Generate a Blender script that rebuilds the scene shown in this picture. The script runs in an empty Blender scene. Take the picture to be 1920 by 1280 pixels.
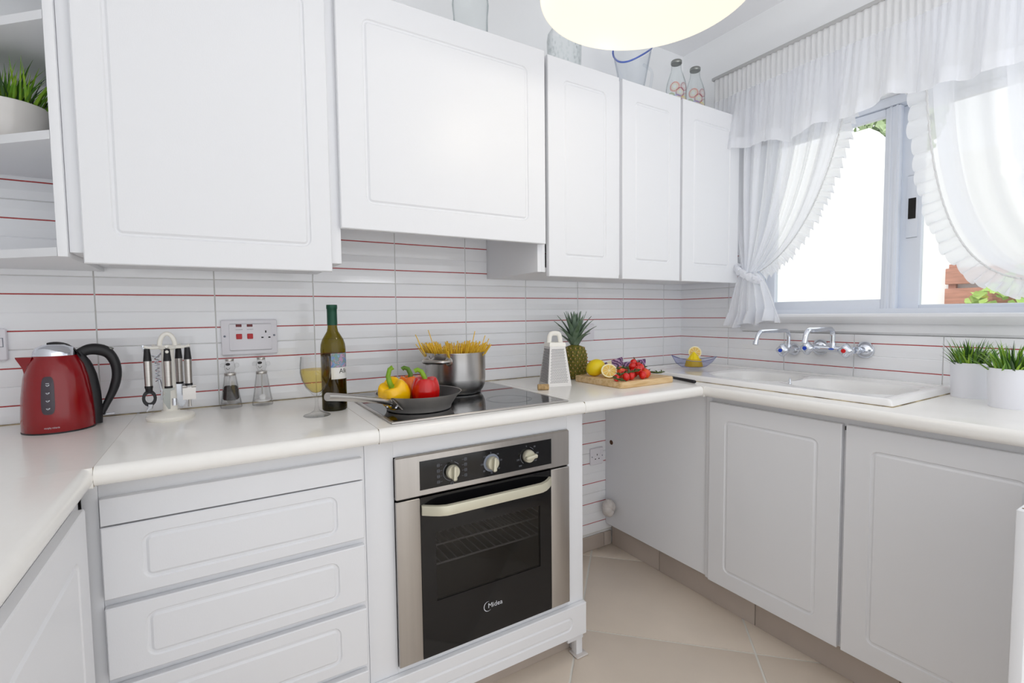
import bpy, bmesh, math, random
from mathutils import Vector, Matrix

S = bpy.context.scene
COL = S.collection
random.seed(7)
pi = math.pi

# ------------------------------------------------------------------ camera
cam_d = bpy.data.cameras.new('camera')
cam = bpy.data.objects.new('camera', cam_d)
COL.objects.link(cam)
S.camera = cam
YAW, PITCH, ROLL, FPX = 0.5452, -0.0563, -0.0115, 911.95
f = Vector((math.sin(YAW) * math.cos(PITCH), math.cos(YAW) * math.cos(PITCH), math.sin(PITCH)))
r = Vector((math.cos(YAW), -math.sin(YAW), 0))
u = r.cross(f)
r2 = math.cos(ROLL) * r + math.sin(ROLL) * u
u2 = -math.sin(ROLL) * r + math.cos(ROLL) * u
cam.matrix_world = Matrix(((r2.x, u2.x, -f.x, -2.2488), (r2.y, u2.y, -f.y, -1.86), (r2.z, u2.z, -f.z, 1.20), (0, 0, 0, 1)))
cam_d.sensor_width = 36.0
cam_d.lens = FPX * 36.0 / 1920.0
cam_d.clip_start = 0.02

# ------------------------------------------------------------------ world, sun, exposure
W = bpy.data.worlds.new('world')
S.world = W
W.use_nodes = True
bg = W.node_tree.nodes['Background']
bg.inputs[0].default_value = (0.955, 0.975, 1.0, 1)
bg.inputs[1].default_value = 1.5
sun_d = bpy.data.lights.new('sun', 'SUN')
sun_d.energy = 0.9
sun_d.angle = math.radians(1.0)
sun_d.color = (1.0, 0.96, 0.9)
sun = bpy.data.objects.new('sun', sun_d)
COL.objects.link(sun)
sun.rotation_euler = Vector((0.72, 0.12, -0.68)).to_track_quat('-Z', 'Y').to_euler()
# unseen area light added to brighten the ceiling, after a presumed bounced flash
fl_d = bpy.data.lights.new('bounce_fill', 'AREA')
fl_d.shape = 'DISK'
fl_d.size = 0.5
fl_d.energy = 11.0
fl_d.color = (0.97, 0.985, 1.0)
fl_o = bpy.data.objects.new('bounce_fill', fl_d)
COL.objects.link(fl_o)
fl_o.location = (-1.15, -2.25, 1.25)
fl_o.rotation_euler = (pi, 0, 0)
S.view_settings.view_transform = 'Standard'
S.view_settings.look = 'None'
S.view_settings.gamma = 1.0
S.view_settings.use_curve_mapping = False
S.view_settings.exposure = 0.0
S.cycles.max_bounces = 14
S.cycles.diffuse_bounces = 6
S.cycles.glossy_bounces = 6
S.cycles.transmission_bounces = 10
S.cycles.transparent_max_bounces = 32
S.cycles.caustics_refractive = False
S.cycles.caustics_reflective = False
S.cycles.sample_clamp_indirect = 6.0


# ------------------------------------------------------------------ materials
def lin(c):
    return tuple(((x / 255) / 12.92 if x / 255 <= 0.04045 else ((x / 255 + 0.055) / 1.055) ** 2.4) for x in c)


def mat(name, rgb, rough=0.5, metal=0.0, noise=0.0, nscale=30.0, bump=0.0, bscale=200.0, coat=0.0, trans=0.0, ior=1.45,
        aniso=0.0, sss=0.0, rgb2=None, stretch=None, emit=None, estr=0.0, spec=0.5):
    m = bpy.data.materials.new(name)
    m.use_nodes = True
    nt = m.node_tree
    b = nt.nodes['Principled BSDF']
    c = lin(rgb)
    b.inputs['Base Color'].default_value = (*c, 1)
    b.inputs['Roughness'].default_value = rough
    b.inputs['Metallic'].default_value = metal
    b.inputs['IOR'].default_value = ior
    b.inputs['Specular IOR Level'].default_value = spec
    if coat:
        b.inputs['Coat Weight'].default_value = coat
        b.inputs['Coat Roughness'].default_value = 0.05
    if trans:
        b.inputs['Transmission Weight'].default_value = trans
    if aniso:
        b.inputs['Anisotropic'].default_value = aniso
    if sss:
        b.inputs['Subsurface Weight'].default_value = sss
        b.inputs['Subsurface Radius'].default_value = (0.01, 0.005, 0.003)
        b.inputs['Subsurface Scale'].default_value = 0.5
    if emit:
        b.inputs['Emission Color'].default_value = (*lin(emit), 1)
        b.inputs['Emission Strength'].default_value = estr
    tc = nt.nodes.new('ShaderNodeTexCoord')
    src = tc.outputs['Object']
    if stretch:
        mp = nt.nodes.new('ShaderNodeMapping')
        mp.inputs['Scale'].default_value = stretch
        nt.links.new(src, mp.inputs[0])
        src = mp.outputs[0]
    if noise or rgb2:
        n = nt.nodes.new('ShaderNodeTexNoise')
        n.inputs['Scale'].default_value = nscale
        n.inputs['Detail'].default_value = 4
        nt.links.new(src, n.inputs['Vector'])
        cr = nt.nodes.new('ShaderNodeValToRGB')
        cr.color_ramp.elements[0].position = 0.35
        cr.color_ramp.elements[1].position = 0.65
        c2 = lin(rgb2) if rgb2 else tuple(x * (1 - noise) for x in c)
        cr.color_ramp.elements[0].color = (*c2, 1)
        cr.color_ramp.elements[1].color = (*c, 1)
        nt.links.new(n.outputs['Fac'], cr.inputs[0])
        nt.links.new(cr.outputs[0], b.inputs['Base Color'])
    if bump:
        n2 = nt.nodes.new('ShaderNodeTexNoise')
        n2.inputs['Scale'].default_value = bscale
        n2.inputs['Detail'].default_value = 3
        nt.links.new(src, n2.inputs['Vector'])
        bp = nt.nodes.new('ShaderNodeBump')
        bp.inputs['Strength'].default_value = bump
        bp.inputs['Distance'].default_value = 0.002
        nt.links.new(n2.outputs['Fac'], bp.inputs['Height'])
        nt.links.new(bp.outputs[0], b.inputs['Normal'])
    return m


def clear(name, rgb_face, rgb_edge, edge_refl=0.9, rough=0.02):
    """thin clear glass or plastic: tinted see-through, stronger tint and reflection at grazing angles"""
    m = bpy.data.materials.new(name)
    m.use_nodes = True
    nt = m.node_tree
    nt.nodes.clear()
    out = nt.nodes.new('ShaderNodeOutputMaterial')
    mix = nt.nodes.new('ShaderNodeMixShader')
    tr = nt.nodes.new('ShaderNodeBsdfTransparent')
    gl = nt.nodes.new('ShaderNodeBsdfGlossy')
    gl.inputs['Roughness'].default_value = rough
    lw = nt.nodes.new('ShaderNodeLayerWeight')
    lw.inputs[0].default_value = 0.35
    cr = nt.nodes.new('ShaderNodeValToRGB')
    cr.color_ramp.elements[0].position = 0.5
    cr.color_ramp.elements[0].color = (*lin(rgb_face), 1)
    cr.color_ramp.elements[1].position = 1.0
    cr.color_ramp.elements[1].color = (*lin(rgb_edge), 1)
    nt.links.new(lw.outputs['Facing'], cr.inputs[0])
    nt.links.new(cr.outputs[0], tr.inputs[0])
    pw = nt.nodes.new('ShaderNodeMath')
    pw.operation = 'POWER'
    pw.inputs[1].default_value = 4.0
    lw2 = nt.nodes.new('ShaderNodeLayerWeight')
    lw2.inputs[0].default_value = 0.5
    nt.links.new(lw2.outputs['Facing'], pw.inputs[0])
    mu = nt.nodes.new('ShaderNodeMath')
    mu.operation = 'MULTIPLY_ADD'
    mu.inputs[1].default_value = edge_refl * .55
    mu.inputs[2].default_value = 0.035
    nt.links.new(pw.outputs[0], mu.inputs[0])
    nt.links.new(mu.outputs[0], mix.inputs[0])
    nt.links.new(tr.outputs[0], mix.inputs[1])
    nt.links.new(gl.outputs[0], mix.inputs[2])
    nt.links.new(mix.outputs[0], out.inputs[0])
    return m


def sheer(name, rgb, opacity):
    m = bpy.data.materials.new(name)
    m.use_nodes = True
    nt = m.node_tree
    nt.nodes.clear()
    out = nt.nodes.new('ShaderNodeOutputMaterial')
    mix = nt.nodes.new('ShaderNodeMixShader')
    mix2 = nt.nodes.new('ShaderNodeMixShader')
    tr = nt.nodes.new('ShaderNodeBsdfTransparent')
    di = nt.nodes.new('ShaderNodeBsdfDiffuse')
    tl = nt.nodes.new('ShaderNodeBsdfTranslucent')
    for n in (di, tl):
        n.inputs[0].default_value = (*lin(rgb), 1)
    mix2.inputs[0].default_value = 0.5
    lw = nt.nodes.new('ShaderNodeLayerWeight')
    lw.inputs[0].default_value = 0.4
    mr = nt.nodes.new('ShaderNodeMapRange')
    mr.inputs['To Min'].default_value = opacity
    mr.inputs['To Max'].default_value = min(1.0, opacity + 0.38)
    nt.links.new(lw.outputs['Facing'], mr.inputs['Value'])
    nt.links.new(mr.outputs[0], mix.inputs[0])
    nt.links.new(di.outputs[0], mix2.inputs[1])
    nt.links.new(tl.outputs[0], mix2.inputs[2])
    nt.links.new(tr.outputs[0], mix.inputs[1])
    nt.links.new(mix2.outputs[0], mix.inputs[2])
    nt.links.new(mix.outputs[0], out.inputs[0])
    return m


M = {}
M['paint'] = mat('wall_paint', (247, 248, 249), 0.8, bump=0.05, bscale=120)
M['ceil'] = mat('ceiling_paint', (245, 245, 247), 0.85)
M['grout'] = mat('grout', (214, 213, 210), 0.9)
M['floor_grout'] = mat('floor_grout', (226, 224, 217), 0.9)
M['tile'] = mat('white_glazed_tile', (245, 246, 249), 0.10, bump=0.03, bscale=14, coat=0.3)
M['red_line'] = mat('red_glaze_line', (176, 58, 60), 0.25)
M['floor_tile'] = mat('beige_floor_tile', (224, 211, 196), 0.28, noise=0.05, nscale=5, bump=0.02, bscale=20)
M['plinth'] = mat('plinth_tile', (186, 174, 164), 0.35, noise=0.06, nscale=9)
M['lam'] = mat('white_laminate', (229, 230, 233), 0.38, bump=0.06, bscale=500, stretch=(1, 1, 0.35))
M['lam_in'] = mat('carcass_white', (228, 228, 230), 0.5)
M['top'] = mat('white_worktop_laminate', (240, 238, 234), 0.2, noise=0.012, nscale=60, coat=0.1)
M['joint'] = mat('worktop_joint_filler', (150, 130, 104), 0.8, noise=0.4, nscale=60)
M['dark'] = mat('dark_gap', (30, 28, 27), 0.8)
M['steel'] = mat('brushed_steel', (198, 194, 190), 0.3, 1.0, noise=0.05, nscale=80, stretch=(0.05, 1, 4), bump=0.02, bscale=300)
M['steel_oven'] = mat('warm_brushed_steel', (188, 184, 180), 0.36, 1.0, noise=0.06, nscale=60, stretch=(1, 1, 0.03), bump=0.02, bscale=200)
M['steel_pot'] = mat('polished_pot_steel', (200, 198, 197), 0.27, 1.0, noise=0.12, nscale=3.5, stretch=(9, 9, 0.15), bump=0.02, bscale=60)
M['chrome'] = mat('chrome', (226, 230, 238), 0.06, 1.0)
M['pan_steel'] = mat('satin_pan_steel', (186, 182, 178), 0.5, 0.8, noise=0.08, nscale=3, stretch=(9, 9, .2))
M['pan_in'] = mat('non_stick_coating', (52, 50, 50), 0.42)
M['blackglass'] = mat('black_ceramic_glass', (12, 12, 14), 0.04, coat=0.5)
M['black'] = mat('black_plastic', (26, 25, 28), 0.42)
M['blackgloss'] = mat('black_gloss', (16, 16, 18), 0.08)
M['champagne'] = mat('champagne_plastic', (206, 202, 182), 0.33, 0.35)
M['print_white'] = mat('white_print', (205, 208, 214), 0.6)
M['print_grey'] = mat('grey_print', (120, 124, 132), 0.6)
M['bezel'] = mat('knob_bezel_grey', (128, 134, 146), 0.4)
M['red_kettle'] = mat('red_enamel', (136, 2, 14), 0.2, coat=0.35)
M['kettle_win'] = mat('smoked_gauge', (66, 58, 66), 0.15)
M['cream'] = mat('cream_plastic', (243, 240, 232), 0.35)
M['whiteplastic'] = mat('white_plastic', (232, 230, 236), 0.3)
M['redplastic'] = mat('red_switch', (188, 18, 30), 0.3)
M['neon'] = mat('dark_red_neon', (108, 16, 24), 0.25)
M['acrylic'] = clear('clear_acrylic', (251, 251, 251), (176, 174, 174), 0.8)
M['pepper'] = mat('peppercorns', (74, 66, 64), 0.8, noise=0.7, nscale=260, bump=1.0, bscale=350)
M['salt'] = mat('white_grinder_ball', (246, 246, 246), 0.4)
M['glass'] = clear('drinking_glass', (252, 252, 252), (140, 146, 146), 1.0)
M['wine'] = clear('white_wine', (248, 236, 176), (226, 196, 112), 0.5)
M['bottle'] = clear('olive_bottle_glass', (176, 164, 70), (70, 66, 26), 1.0)
M['bottle_base'] = mat('dark_bottle_liquid', (44, 40, 14), 0.1, trans=0.0)
M['capsule'] = mat('green_foil_capsule', (22, 72, 54), 0.35, 0.3)
M['jar'] = clear('greenish_jar_glass', (253, 254, 254), (196, 206, 208), 0.7)
M['cut'] = clear('cut_glass', (252, 253, 253), (200, 206, 208), 0.9, 0.08)
M['jug'] = clear('jug_glass', (251, 252, 253), (216, 222, 230), 0.7)
M['bluerim'] = mat('blue_glass_rim', (76, 112, 214), 0.2)
M['silvercap'] = mat('silver_cap', (150, 152, 148), 0.35, 1.0)
M['pasta'] = mat('dry_spaghetti', (242, 198, 62), 0.45, noise=0.15, nscale=40)
M['pep_y'] = mat('yellow_pepper_skin', (246, 190, 8), 0.18, coat=0.3, noise=0.06, nscale=18)
M['pep_r'] = mat('red_pepper_skin', (206, 16, 14), 0.14, coat=0.4, noise=0.12, nscale=14)
M['pep_o'] = mat('orange_pepper_skin', (232, 112, 10), 0.2, coat=0.3)
M['stem'] = mat('green_stalk', (130, 172, 34), 0.4, noise=0.25, nscale=60)
M['stem_dk'] = mat('dark_green_stalk', (84, 122, 34), 0.5)
M['grater_hole'] = mat('grater_hole_dark', (58, 60, 66), 0.5, 0.3)
M['cork'] = mat('cork', (200, 168, 120), 0.9, noise=0.4, nscale=90)
M['pine'] = mat('pineapple_skin', (136, 122, 44), 0.6, rgb2=(74, 86, 30), nscale=50)
M['pine_tip'] = mat('pineapple_eye_tip', (212, 176, 124), 0.7, rgb2=(150, 116, 62), nscale=120)
M['pine_leaf'] = mat('pineapple_leaf', (128, 148, 130), 0.45, rgb2=(74, 104, 70), nscale=22)
M['wood'] = mat('pale_wood', (228, 200, 156), 0.5, rgb2=(204, 168, 116), nscale=9, stretch=(1.2, 9, 9))
M['lemon'] = mat('lemon_peel', (244, 208, 22), 0.35, rgb2=(226, 202, 22), nscale=16, bump=0.2, bscale=320)
M['pith'] = mat('lemon_pith', (250, 240, 196), 0.5)
M['pulp'] = mat('lemon_pulp', (240, 200, 96), 0.25, noise=0.15, nscale=120)
M['cab'] = mat('red_cabbage_leaf', (92, 44, 96), 0.35, rgb2=(70, 26, 74), nscale=30)
M['cabcut'] = None
M['cabcore'] = mat('cabbage_core', (230, 222, 190), 0.5)
M['tom'] = mat('tomato_skin', (206, 22, 14), 0.14, coat=0.3)
M['tom_o'] = mat('orange_tomato_skin', (222, 74, 22), 0.2, coat=0.2)
M['vine'] = mat('tomato_vine', (66, 84, 40), 0.6)
M['knife'] = mat('black_knife_handle', (28, 28, 32), 0.3)
M['blade'] = mat('blade_steel', (180, 182, 186), 0.15, 1.0)
M['juicer'] = clear('pale_blue_plastic', (228, 230, 246), (150, 158, 204), 0.8)
M['yellowp'] = mat('yellow_plastic', (246, 218, 12), 0.3)
M['basket'] = mat('amber_yellow_plastic', (222, 182, 20), 0.35)
M['ceramic'] = mat('white_ceramic', (238, 237, 236), 0.12, coat=0.3)
M['seal'] = mat('stained_sealant', (196, 180, 146), 0.8, rgb2=(92, 76, 50), nscale=16)
M['blue'] = mat('blue_tap_cap', (30, 70, 190), 0.3)
M['redcap'] = mat('red_tap_cap', (214, 30, 34), 0.3)
M['potwhite'] = mat('white_pot', (236, 237, 244), 0.4)
M['potgrey'] = mat('glazed_pale_pot', (226, 222, 218), 0.12, coat=0.5, noise=0.05, nscale=12)
M['soil'] = mat('dark_soil', (34, 36, 22), 0.9)
M['grass_a'] = mat('grass_blade_light', (150, 186, 48), 0.45, rgb2=(96, 146, 36), nscale=26)
M['grass_b'] = mat('grass_blade_mid', (104, 150, 44), 0.45, rgb2=(60, 106, 36), nscale=26)
M['grass_c'] = mat('grass_blade_dark', (52, 84, 38), 0.5)
M['alu'] = mat('aluminium_frame', (226, 231, 240), 0.35, 0.0)
M['pane'] = clear('window_pane', (252, 253, 253), (220, 226, 228), 0.5)
M['sheer'] = sheer('sheer_white_voile', (250, 251, 254), 0.66)
M['sheer_valance'] = sheer('valance_voile', (250, 251, 254), 0.50)
M['sheer_hem'] = sheer('double_voile', (250, 251, 254), 0.80)
M['tape'] = sheer('heading_tape_cloth', (240, 240, 240), 0.93)
M['opal'] = mat('opal_shade', (130, 127, 119), 0.35, emit=(255, 248, 234), estr=0.72)
M['opal_out'] = mat('opal_outer', (244, 240, 230), 0.3, emit=(255, 240, 210), estr=0.45)
M['bulb'] = mat('lit_bulb', (255, 250, 240), 0.4, emit=(255, 246, 228), estr=1.6)
M['brass'] = mat('lamp_fitting', (220, 218, 210), 0.35, 0.4)
M['render'] = mat('white_render', (246, 246, 244), 0.9, bump=0.2, bscale=60)
M['slat'] = mat('red_brown_slat', (196, 142, 122), 0.7, noise=0.25, nscale=8, stretch=(1, 1, 8))
M['ivy'] = mat('ivy_leaf', (184, 210, 122), 0.5, rgb2=(150, 190, 96), nscale=5)
M['ivy_y'] = mat('yellow_ivy_leaf', (206, 208, 84), 0.5)
M['tree'] = mat('tree_leaf', (168, 190, 140), 0.6, rgb2=(190, 208, 166), nscale=4)
M['bark'] = mat('tree_bark', (110, 92, 72), 0.9)
M['ground'] = mat('terrace_paving', (206, 200, 190), 0.9)
M['enamel'] = mat('oven_enamel', (128, 126, 124), 0.35)
M['oven_glass'] = clear('tinted_oven_glass', (196, 194, 192), (90, 90, 92), 0.8)
M['foam'] = mat('white_wadding', (214, 208, 204), 0.95, noise=0.12, nscale=40, bump=0.8, bscale=60)
M['hole'] = mat('hole_brown', (88, 60, 40), 0.9)
PR = [mat('print_' + n, c, 0.5) for n, c in (('orange', (206, 96, 30)), ('maroon', (150, 60, 70)), ('lilac', (150, 160, 214)), ('yellow', (222, 200, 60)), ('green', (140, 170, 90)))]


def label_mat():
    m = bpy.data.materials.new('wine_label_print')
    m.use_nodes = True
    nt = m.node_tree
    b = nt.nodes['Principled BSDF']
    b.inputs['Roughness'].default_value = 0.6
    tc = nt.nodes.new('ShaderNodeTexCoord')
    sep = nt.nodes.new('ShaderNodeSeparateXYZ')
    nt.links.new(tc.outputs['Object'], sep.inputs[0])
    n = nt.nodes.new('ShaderNodeTexNoise')
    n.inputs['Scale'].default_value = 48
    n.inputs['Detail'].default_value = 3
    n.inputs['Distortion'].default_value = 1.5
    nt.links.new(tc.outputs['Object'], n.inputs['Vector'])
    cr = nt.nodes.new('ShaderNodeValToRGB')
    e = cr.color_ramp.elements
    e[0].position = 0.3
    e[0].color = (*lin((84, 112, 186)), 1)
    e[1].position = 0.72
    e[1].color = (*lin((226, 224, 226)), 1)
    for p, c in ((0.42, (136, 160, 206)), (0.5, (112, 150, 130)), (0.58, (196, 140, 176)), (0.64, (150, 166, 214))):
        k = e.new(p)
        k.color = (*lin(c), 1)
    nt.links.new(n.outputs['Fac'], cr.inputs[0])
    gt = nt.nodes.new('ShaderNodeMath')
    gt.operation = 'GREATER_THAN'
    gt.inputs[1].default_value = 0.1335
    nt.links.new(sep.outputs['Z'], gt.inputs[0])
    mx = nt.nodes.new('ShaderNodeMix')
    mx.data_type = 'RGBA'
    mx.inputs['A'].default_value = (*lin((230, 230, 228)), 1)
    nt.links.new(gt.outputs[0], mx.inputs['Factor'])
    nt.links.new(cr.outputs[0], mx.inputs['B'])
    nt.links.new(mx.outputs['Result'], b.inputs['Base Color'])
    return m


M['label'] = label_mat()


def cabbage_cut():
    m = bpy.data.materials.new('red_cabbage_cut')
    m.use_nodes = True
    nt = m.node_tree
    b = nt.nodes['Principled BSDF']
    b.inputs['Roughness'].default_value = 0.4
    tc = nt.nodes.new('ShaderNodeTexCoord')
    wv = nt.nodes.new('ShaderNodeTexWave')
    wv.wave_type = 'RINGS'
    wv.rings_direction = 'SPHERICAL'
    wv.inputs['Scale'].default_value = 26
    wv.inputs['Distortion'].default_value = 9
    wv.inputs['Detail'].default_value = 3
    wv.inputs['Detail Scale'].default_value = 1.6
    nt.links.new(tc.outputs['Object'], wv.inputs['Vector'])
    cr = nt.nodes.new('ShaderNodeValToRGB')
    e = cr.color_ramp.elements
    e[0].position = 0.0
    e[0].color = (*lin((74, 30, 84)), 1)
    e[1].position = 1.0
    e[1].color = (*lin((190, 160, 192)), 1)
    k = e.new(0.62)
    k.color = (*lin((112, 56, 124)), 1)
    nt.links.new(wv.outputs['Fac'], cr.inputs[0])
    nt.links.new(cr.outputs[0], b.inputs['Base Color'])
    return m


M['cabcut'] = cabbage_cut()


# ------------------------------------------------------------------ mesh helpers
def rr(x0, x1, z0, z1, r, n=5):
    """rounded rectangle outline, n points per corner, counter clockwise"""
    out = []
    for cx, cz, a0 in ((x1 - r, z0 + r, -pi / 2), (x1 - r, z1 - r, 0), (x0 + r, z1 - r, pi / 2), (x0 + r, z0 + r, pi)):
        for i in range(n):
            a = a0 + (pi / 2) * i / (n - 1)
            out.append((cx + r * math.cos(a), cz + r * math.sin(a)))
    return out


class MB:
    def __init__(s):
        s.v, s.f, s.m = [], [], []

    def add(s, vs, fs, m=0):
        o = len(s.v)
        s.v += [Vector(p) for p in vs]
        for q in fs:
            s.f.append(tuple(i + o for i in q))
            s.m.append(m)
        return s

    def box(s, x0, x1, y0, y1, z0, z1, m=0, bev=0.0):
        x0, x1 = sorted((x0, x1)); y0, y1 = sorted((y0, y1)); z0, z1 = sorted((z0, z1))
        if bev <= 0:
            vs = [(x, y, z) for z in (z0, z1) for y in (y0, y1) for x in (x0, x1)]
            return s.add(vs, [(0, 2, 3, 1), (4, 5, 7, 6), (0, 1, 5, 4), (2, 6, 7, 3), (0, 4, 6, 2), (1, 3, 7, 5)], m)
        b = min(bev, (x1 - x0) * .49, (y1 - y0) * .49, (z1 - z0) * .49)
        lo = []
        for z, i in ((z0, b), (z0 + b, 0), (z1 - b, 0), (z1, b)):
            q = rr(x0 + i, x1 - i, y0 + i, y1 - i, max(b - i * .5, b * .4), 3)
            lo.append([(x, y, z) for x, y in q])
        return s.loops(lo, m)

    def loops(s, lo, m=0, cap0=True, cap1=True, closed=True):
        n = len(lo[0])
        vs = [p for l in lo for p in l]
        fs = []
        for i in range(len(lo) - 1):
            for j in range(n if closed else n - 1):
                k = (j + 1) % n
                fs.append((i * n + j, i * n + k, (i + 1) * n + k, (i + 1) * n + j))
        if cap0:
            fs.append(tuple(range(n - 1, -1, -1)))
        if cap1:
            fs.append(tuple((len(lo) - 1) * n + j for j in range(n)))
        return s.add(vs, fs, m)

    def lathe(s, prof, seg=32, c=(0, 0, 0), m=0, sx=1.0, sy=1.0, ax='z', cap0=True, cap1=True):
        lo = []
        for r_, z in prof:
            r_ = max(r_, 1e-5)
            l = []
            for i in range(seg):
                a = 2 * pi * i / seg
                p = (r_ * math.cos(a) * sx, r_ * math.sin(a) * sy, z)
                if ax == 'x':
                    p = (p[2], p[0], p[1])
                elif ax == 'y':
                    p = (p[0], p[2], p[1])
                l.append((c[0] + p[0], c[1] + p[1], c[2] + p[2]))
            lo.append(l)
        return s.loops(lo, m, cap0, cap1)

    def tube(s, pts, r_, seg=10, m=0, flat=1.0):
        pts = [Vector(p) for p in pts]
        n = len(pts)
        rs = r_ if isinstance(r_, (list, tuple)) else [r_] * n
        t0 = (pts[1] - pts[0]).normalized()
        up = Vector((0, 0, 1)) if abs(t0.z) < .9 else Vector((1, 0, 0))
        nx = t0.cross(up).normalized()
        lo = []
        for i in range(n):
            t = (pts[min(i + 1, n - 1)] - pts[max(i - 1, 0)]).normalized()
            nx = (nx - t * nx.dot(t)).normalized()
            ny = t.cross(nx)
            lo.append([pts[i] + nx * rs[i] * math.cos(2 * pi * k / seg) + ny * rs[i] * flat * math.sin(2 * pi * k / seg) for k in range(seg)])
        return s.loops(lo, m)

    def ball(s, c, rx, ry=None, rz=None, seg=16, rings=10, m=0):
        ry = rx if ry is None else ry
        rz = rx if rz is None else rz
        return s.lathe([(math.sin(pi * i / rings), -math.cos(pi * i / rings)) for i in range(rings + 1)], seg, (0, 0, 0), m)._last(seg * (rings + 1), c, rx, ry, rz)

    def _last(s, n, c, rx, ry, rz):
        for p in s.v[-n:]:
            p.x = c[0] + p.x * rx; p.y = c[1] + p.y * ry; p.z = c[2] + p.z * rz
        return s

    def prism(s, poly, ax, a0, a1, m=0):
        def P(p, a):
            return (a, p[0], p[1]) if ax == 'x' else ((p[0], a, p[1]) if ax == 'y' else (p[0], p[1], a))
        return s.loops([[P(p, a0) for p in poly], [P(p, a1) for p in poly]], m)

    def grid(s, fn, nu, nv, m=0, closed_u=False):
        vs = [fn(i / nu, j / nv) for j in range(nv + 1) for i in range(nu + 1)]
        fs = [(j * (nu + 1) + i, j * (nu + 1) + i + 1, (j + 1) * (nu + 1) + i + 1, (j + 1) * (nu + 1) + i) for j in range(nv) for i in range(nu)]
        return s.add(vs, fs, m)

    def xf(s, mtx, start=0):
        for i in range(start, len(s.v)):
            s.v[i] = mtx @ s.v[i]
        return s

    def build(s, name, mats, parent=None, world=True, ang=38, recalc=True, org=None):
        if not isinstance(mats, (list, tuple)):
            mats = [mats]
        off = Vector((0, 0, 0))
        if world:
            if parent is not None:
                off = worg(parent)
            if org is not None:
                off = off * 0 + Vector(org)
        me = bpy.data.meshes.new(name)
        me.from_pydata([p - off for p in s.v], [], s.f)
        for k in mats:
            me.materials.append(k)
        me.polygons.foreach_set('material_index', s.m)
        if recalc:
            b = bmesh.new()
            b.from_mesh(me)
            bmesh.ops.recalc_face_normals(b, faces=b.faces)
            b.to_mesh(me)
            b.free()
        me.polygons.foreach_set('use_smooth', [True] * len(me.polygons))
        me.set_sharp_from_angle(angle=math.radians(ang))
        o = bpy.data.objects.new(name, me)
        COL.objects.link(o)
        if parent is not None:
            o.parent = parent
        if org is not None:
            o.location = Vector(org) - (worg(parent) if parent is not None else Vector((0, 0, 0)))
        return o


def worg(o):
    v = Vector((0, 0, 0))
    while o is not None:
        v += o.location
        o = o.parent
    return v


def tag(o, label=None, cat=None, group=None, kind=None):
    if label: o['label'] = label
    if cat: o['category'] = cat
    if group: o['group'] = group
    if kind: o['kind'] = kind
    return o


def thing(name, label, cat, loc, rz=0.0, group=None):
    o = bpy.data.objects.new(name, None)
    o.empty_display_size = 0.05
    COL.objects.link(o)
    o.location = loc
    o.rotation_euler = (0, 0, rz)
    return tag(o, label, cat, group)


def struct(name, mb, mats, **k):
    return tag(mb.build(name, mats, **k), kind='structure')


def copy_tree(o, parent=None):
    c = o.copy()
    COL.objects.link(c)
    if parent is not None:
        c.parent = parent
    for ch in list(o.children):
        copy_tree(ch, c)
    return c


def text_mesh(s, size, depth=0.0):
    cu = bpy.data.curves.new('lettering', 'FONT')
    cu.body = s
    cu.size = size
    cu.extrude = depth
    cu.resolution_u = 2
    o = bpy.data.objects.new('lettering', cu)
    COL.objects.link(o)
    dg = bpy.context.evaluated_depsgraph_get()
    me = bpy.data.meshes.new_from_object(o.evaluated_get(dg))
    vs = [v.co.copy() for v in me.vertices]
    fs = [tuple(p.vertices) for p in me.polygons]
    bpy.data.objects.remove(o)
    bpy.data.curves.remove(cu)
    bpy.data.meshes.remove(me)
    return vs, fs


def text_on(mb, s, size, fn, m=0):
    """lettering laid on a surface: fn(x along line, y up) -> point"""
    vs, fs = text_mesh(s, size)
    mb.add([fn(p.x, p.y) for p in vs], fs, m)
    return mb


def bez(P, t):
    a = 1 - t
    return P[0] * (a ** 3) + P[1] * (3 * a * a * t) + P[2] * (3 * a * t * t) + P[3] * (t ** 3)


def arc_path(pts, rad, n=5):
    """polyline with rounded corners"""
    pts = [Vector(p) for p in pts]
    out = [pts[0]]
    for i in range(1, len(pts) - 1):
        a, b, c = pts[i - 1], pts[i], pts[i + 1]
        d1, d2 = (a - b).normalized(), (c - b).normalized()
        rd = min(rad, (a - b).length * .49, (c - b).length * .49)
        for k in range(n + 1):
            t = k / n
            p0, p2 = b + d1 * rd, b + d2 * rd
            out.append(p0 * (1 - t) ** 2 + b * 2 * t * (1 - t) + p2 * t * t)
    out.append(pts[-1])
    return out


# ------------------------------------------------------------------ setting
ZW = 0.9104          # worktop top
XL = -3.05           # left wall
YB = -3.0            # the room stays open beyond this
CZ = 2.60
H = 0.2058           # tile height
ZT0 = 0.9109
struct('floor', MB().box(XL, 0, YB, 0, -0.10, -0.003), M['floor_grout'])
FLOOR = bpy.data.objects['floor']
struct('ceiling', MB().box(XL - .2, .2, YB, .2, CZ, CZ + .15), M['ceil'])
struct('wall_back', MB().box(XL, .2, 0.0, .2, -.1, CZ), M['paint'])
WALLB = bpy.data.objects['wall_back']
struct('wall_left', MB().box(XL - .2, XL, YB, .2, -.1, CZ), M['paint'])
WY0, WY1, WZ0, WZ1 = -.43, -2.05, 1.185, 2.03
mb = MB()
mb.box(0, .2, YB, 0, -.1, WZ0)
mb.box(0, .2, YB, 0, WZ1, CZ)
mb.box(0, .2, WY0, 0, WZ0, WZ1)
mb.box(0, .2, YB, WY1, WZ0, WZ1)
struct('wall_right', mb, M['paint'])
WALLR = bpy.data.objects['wall_right']


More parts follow.
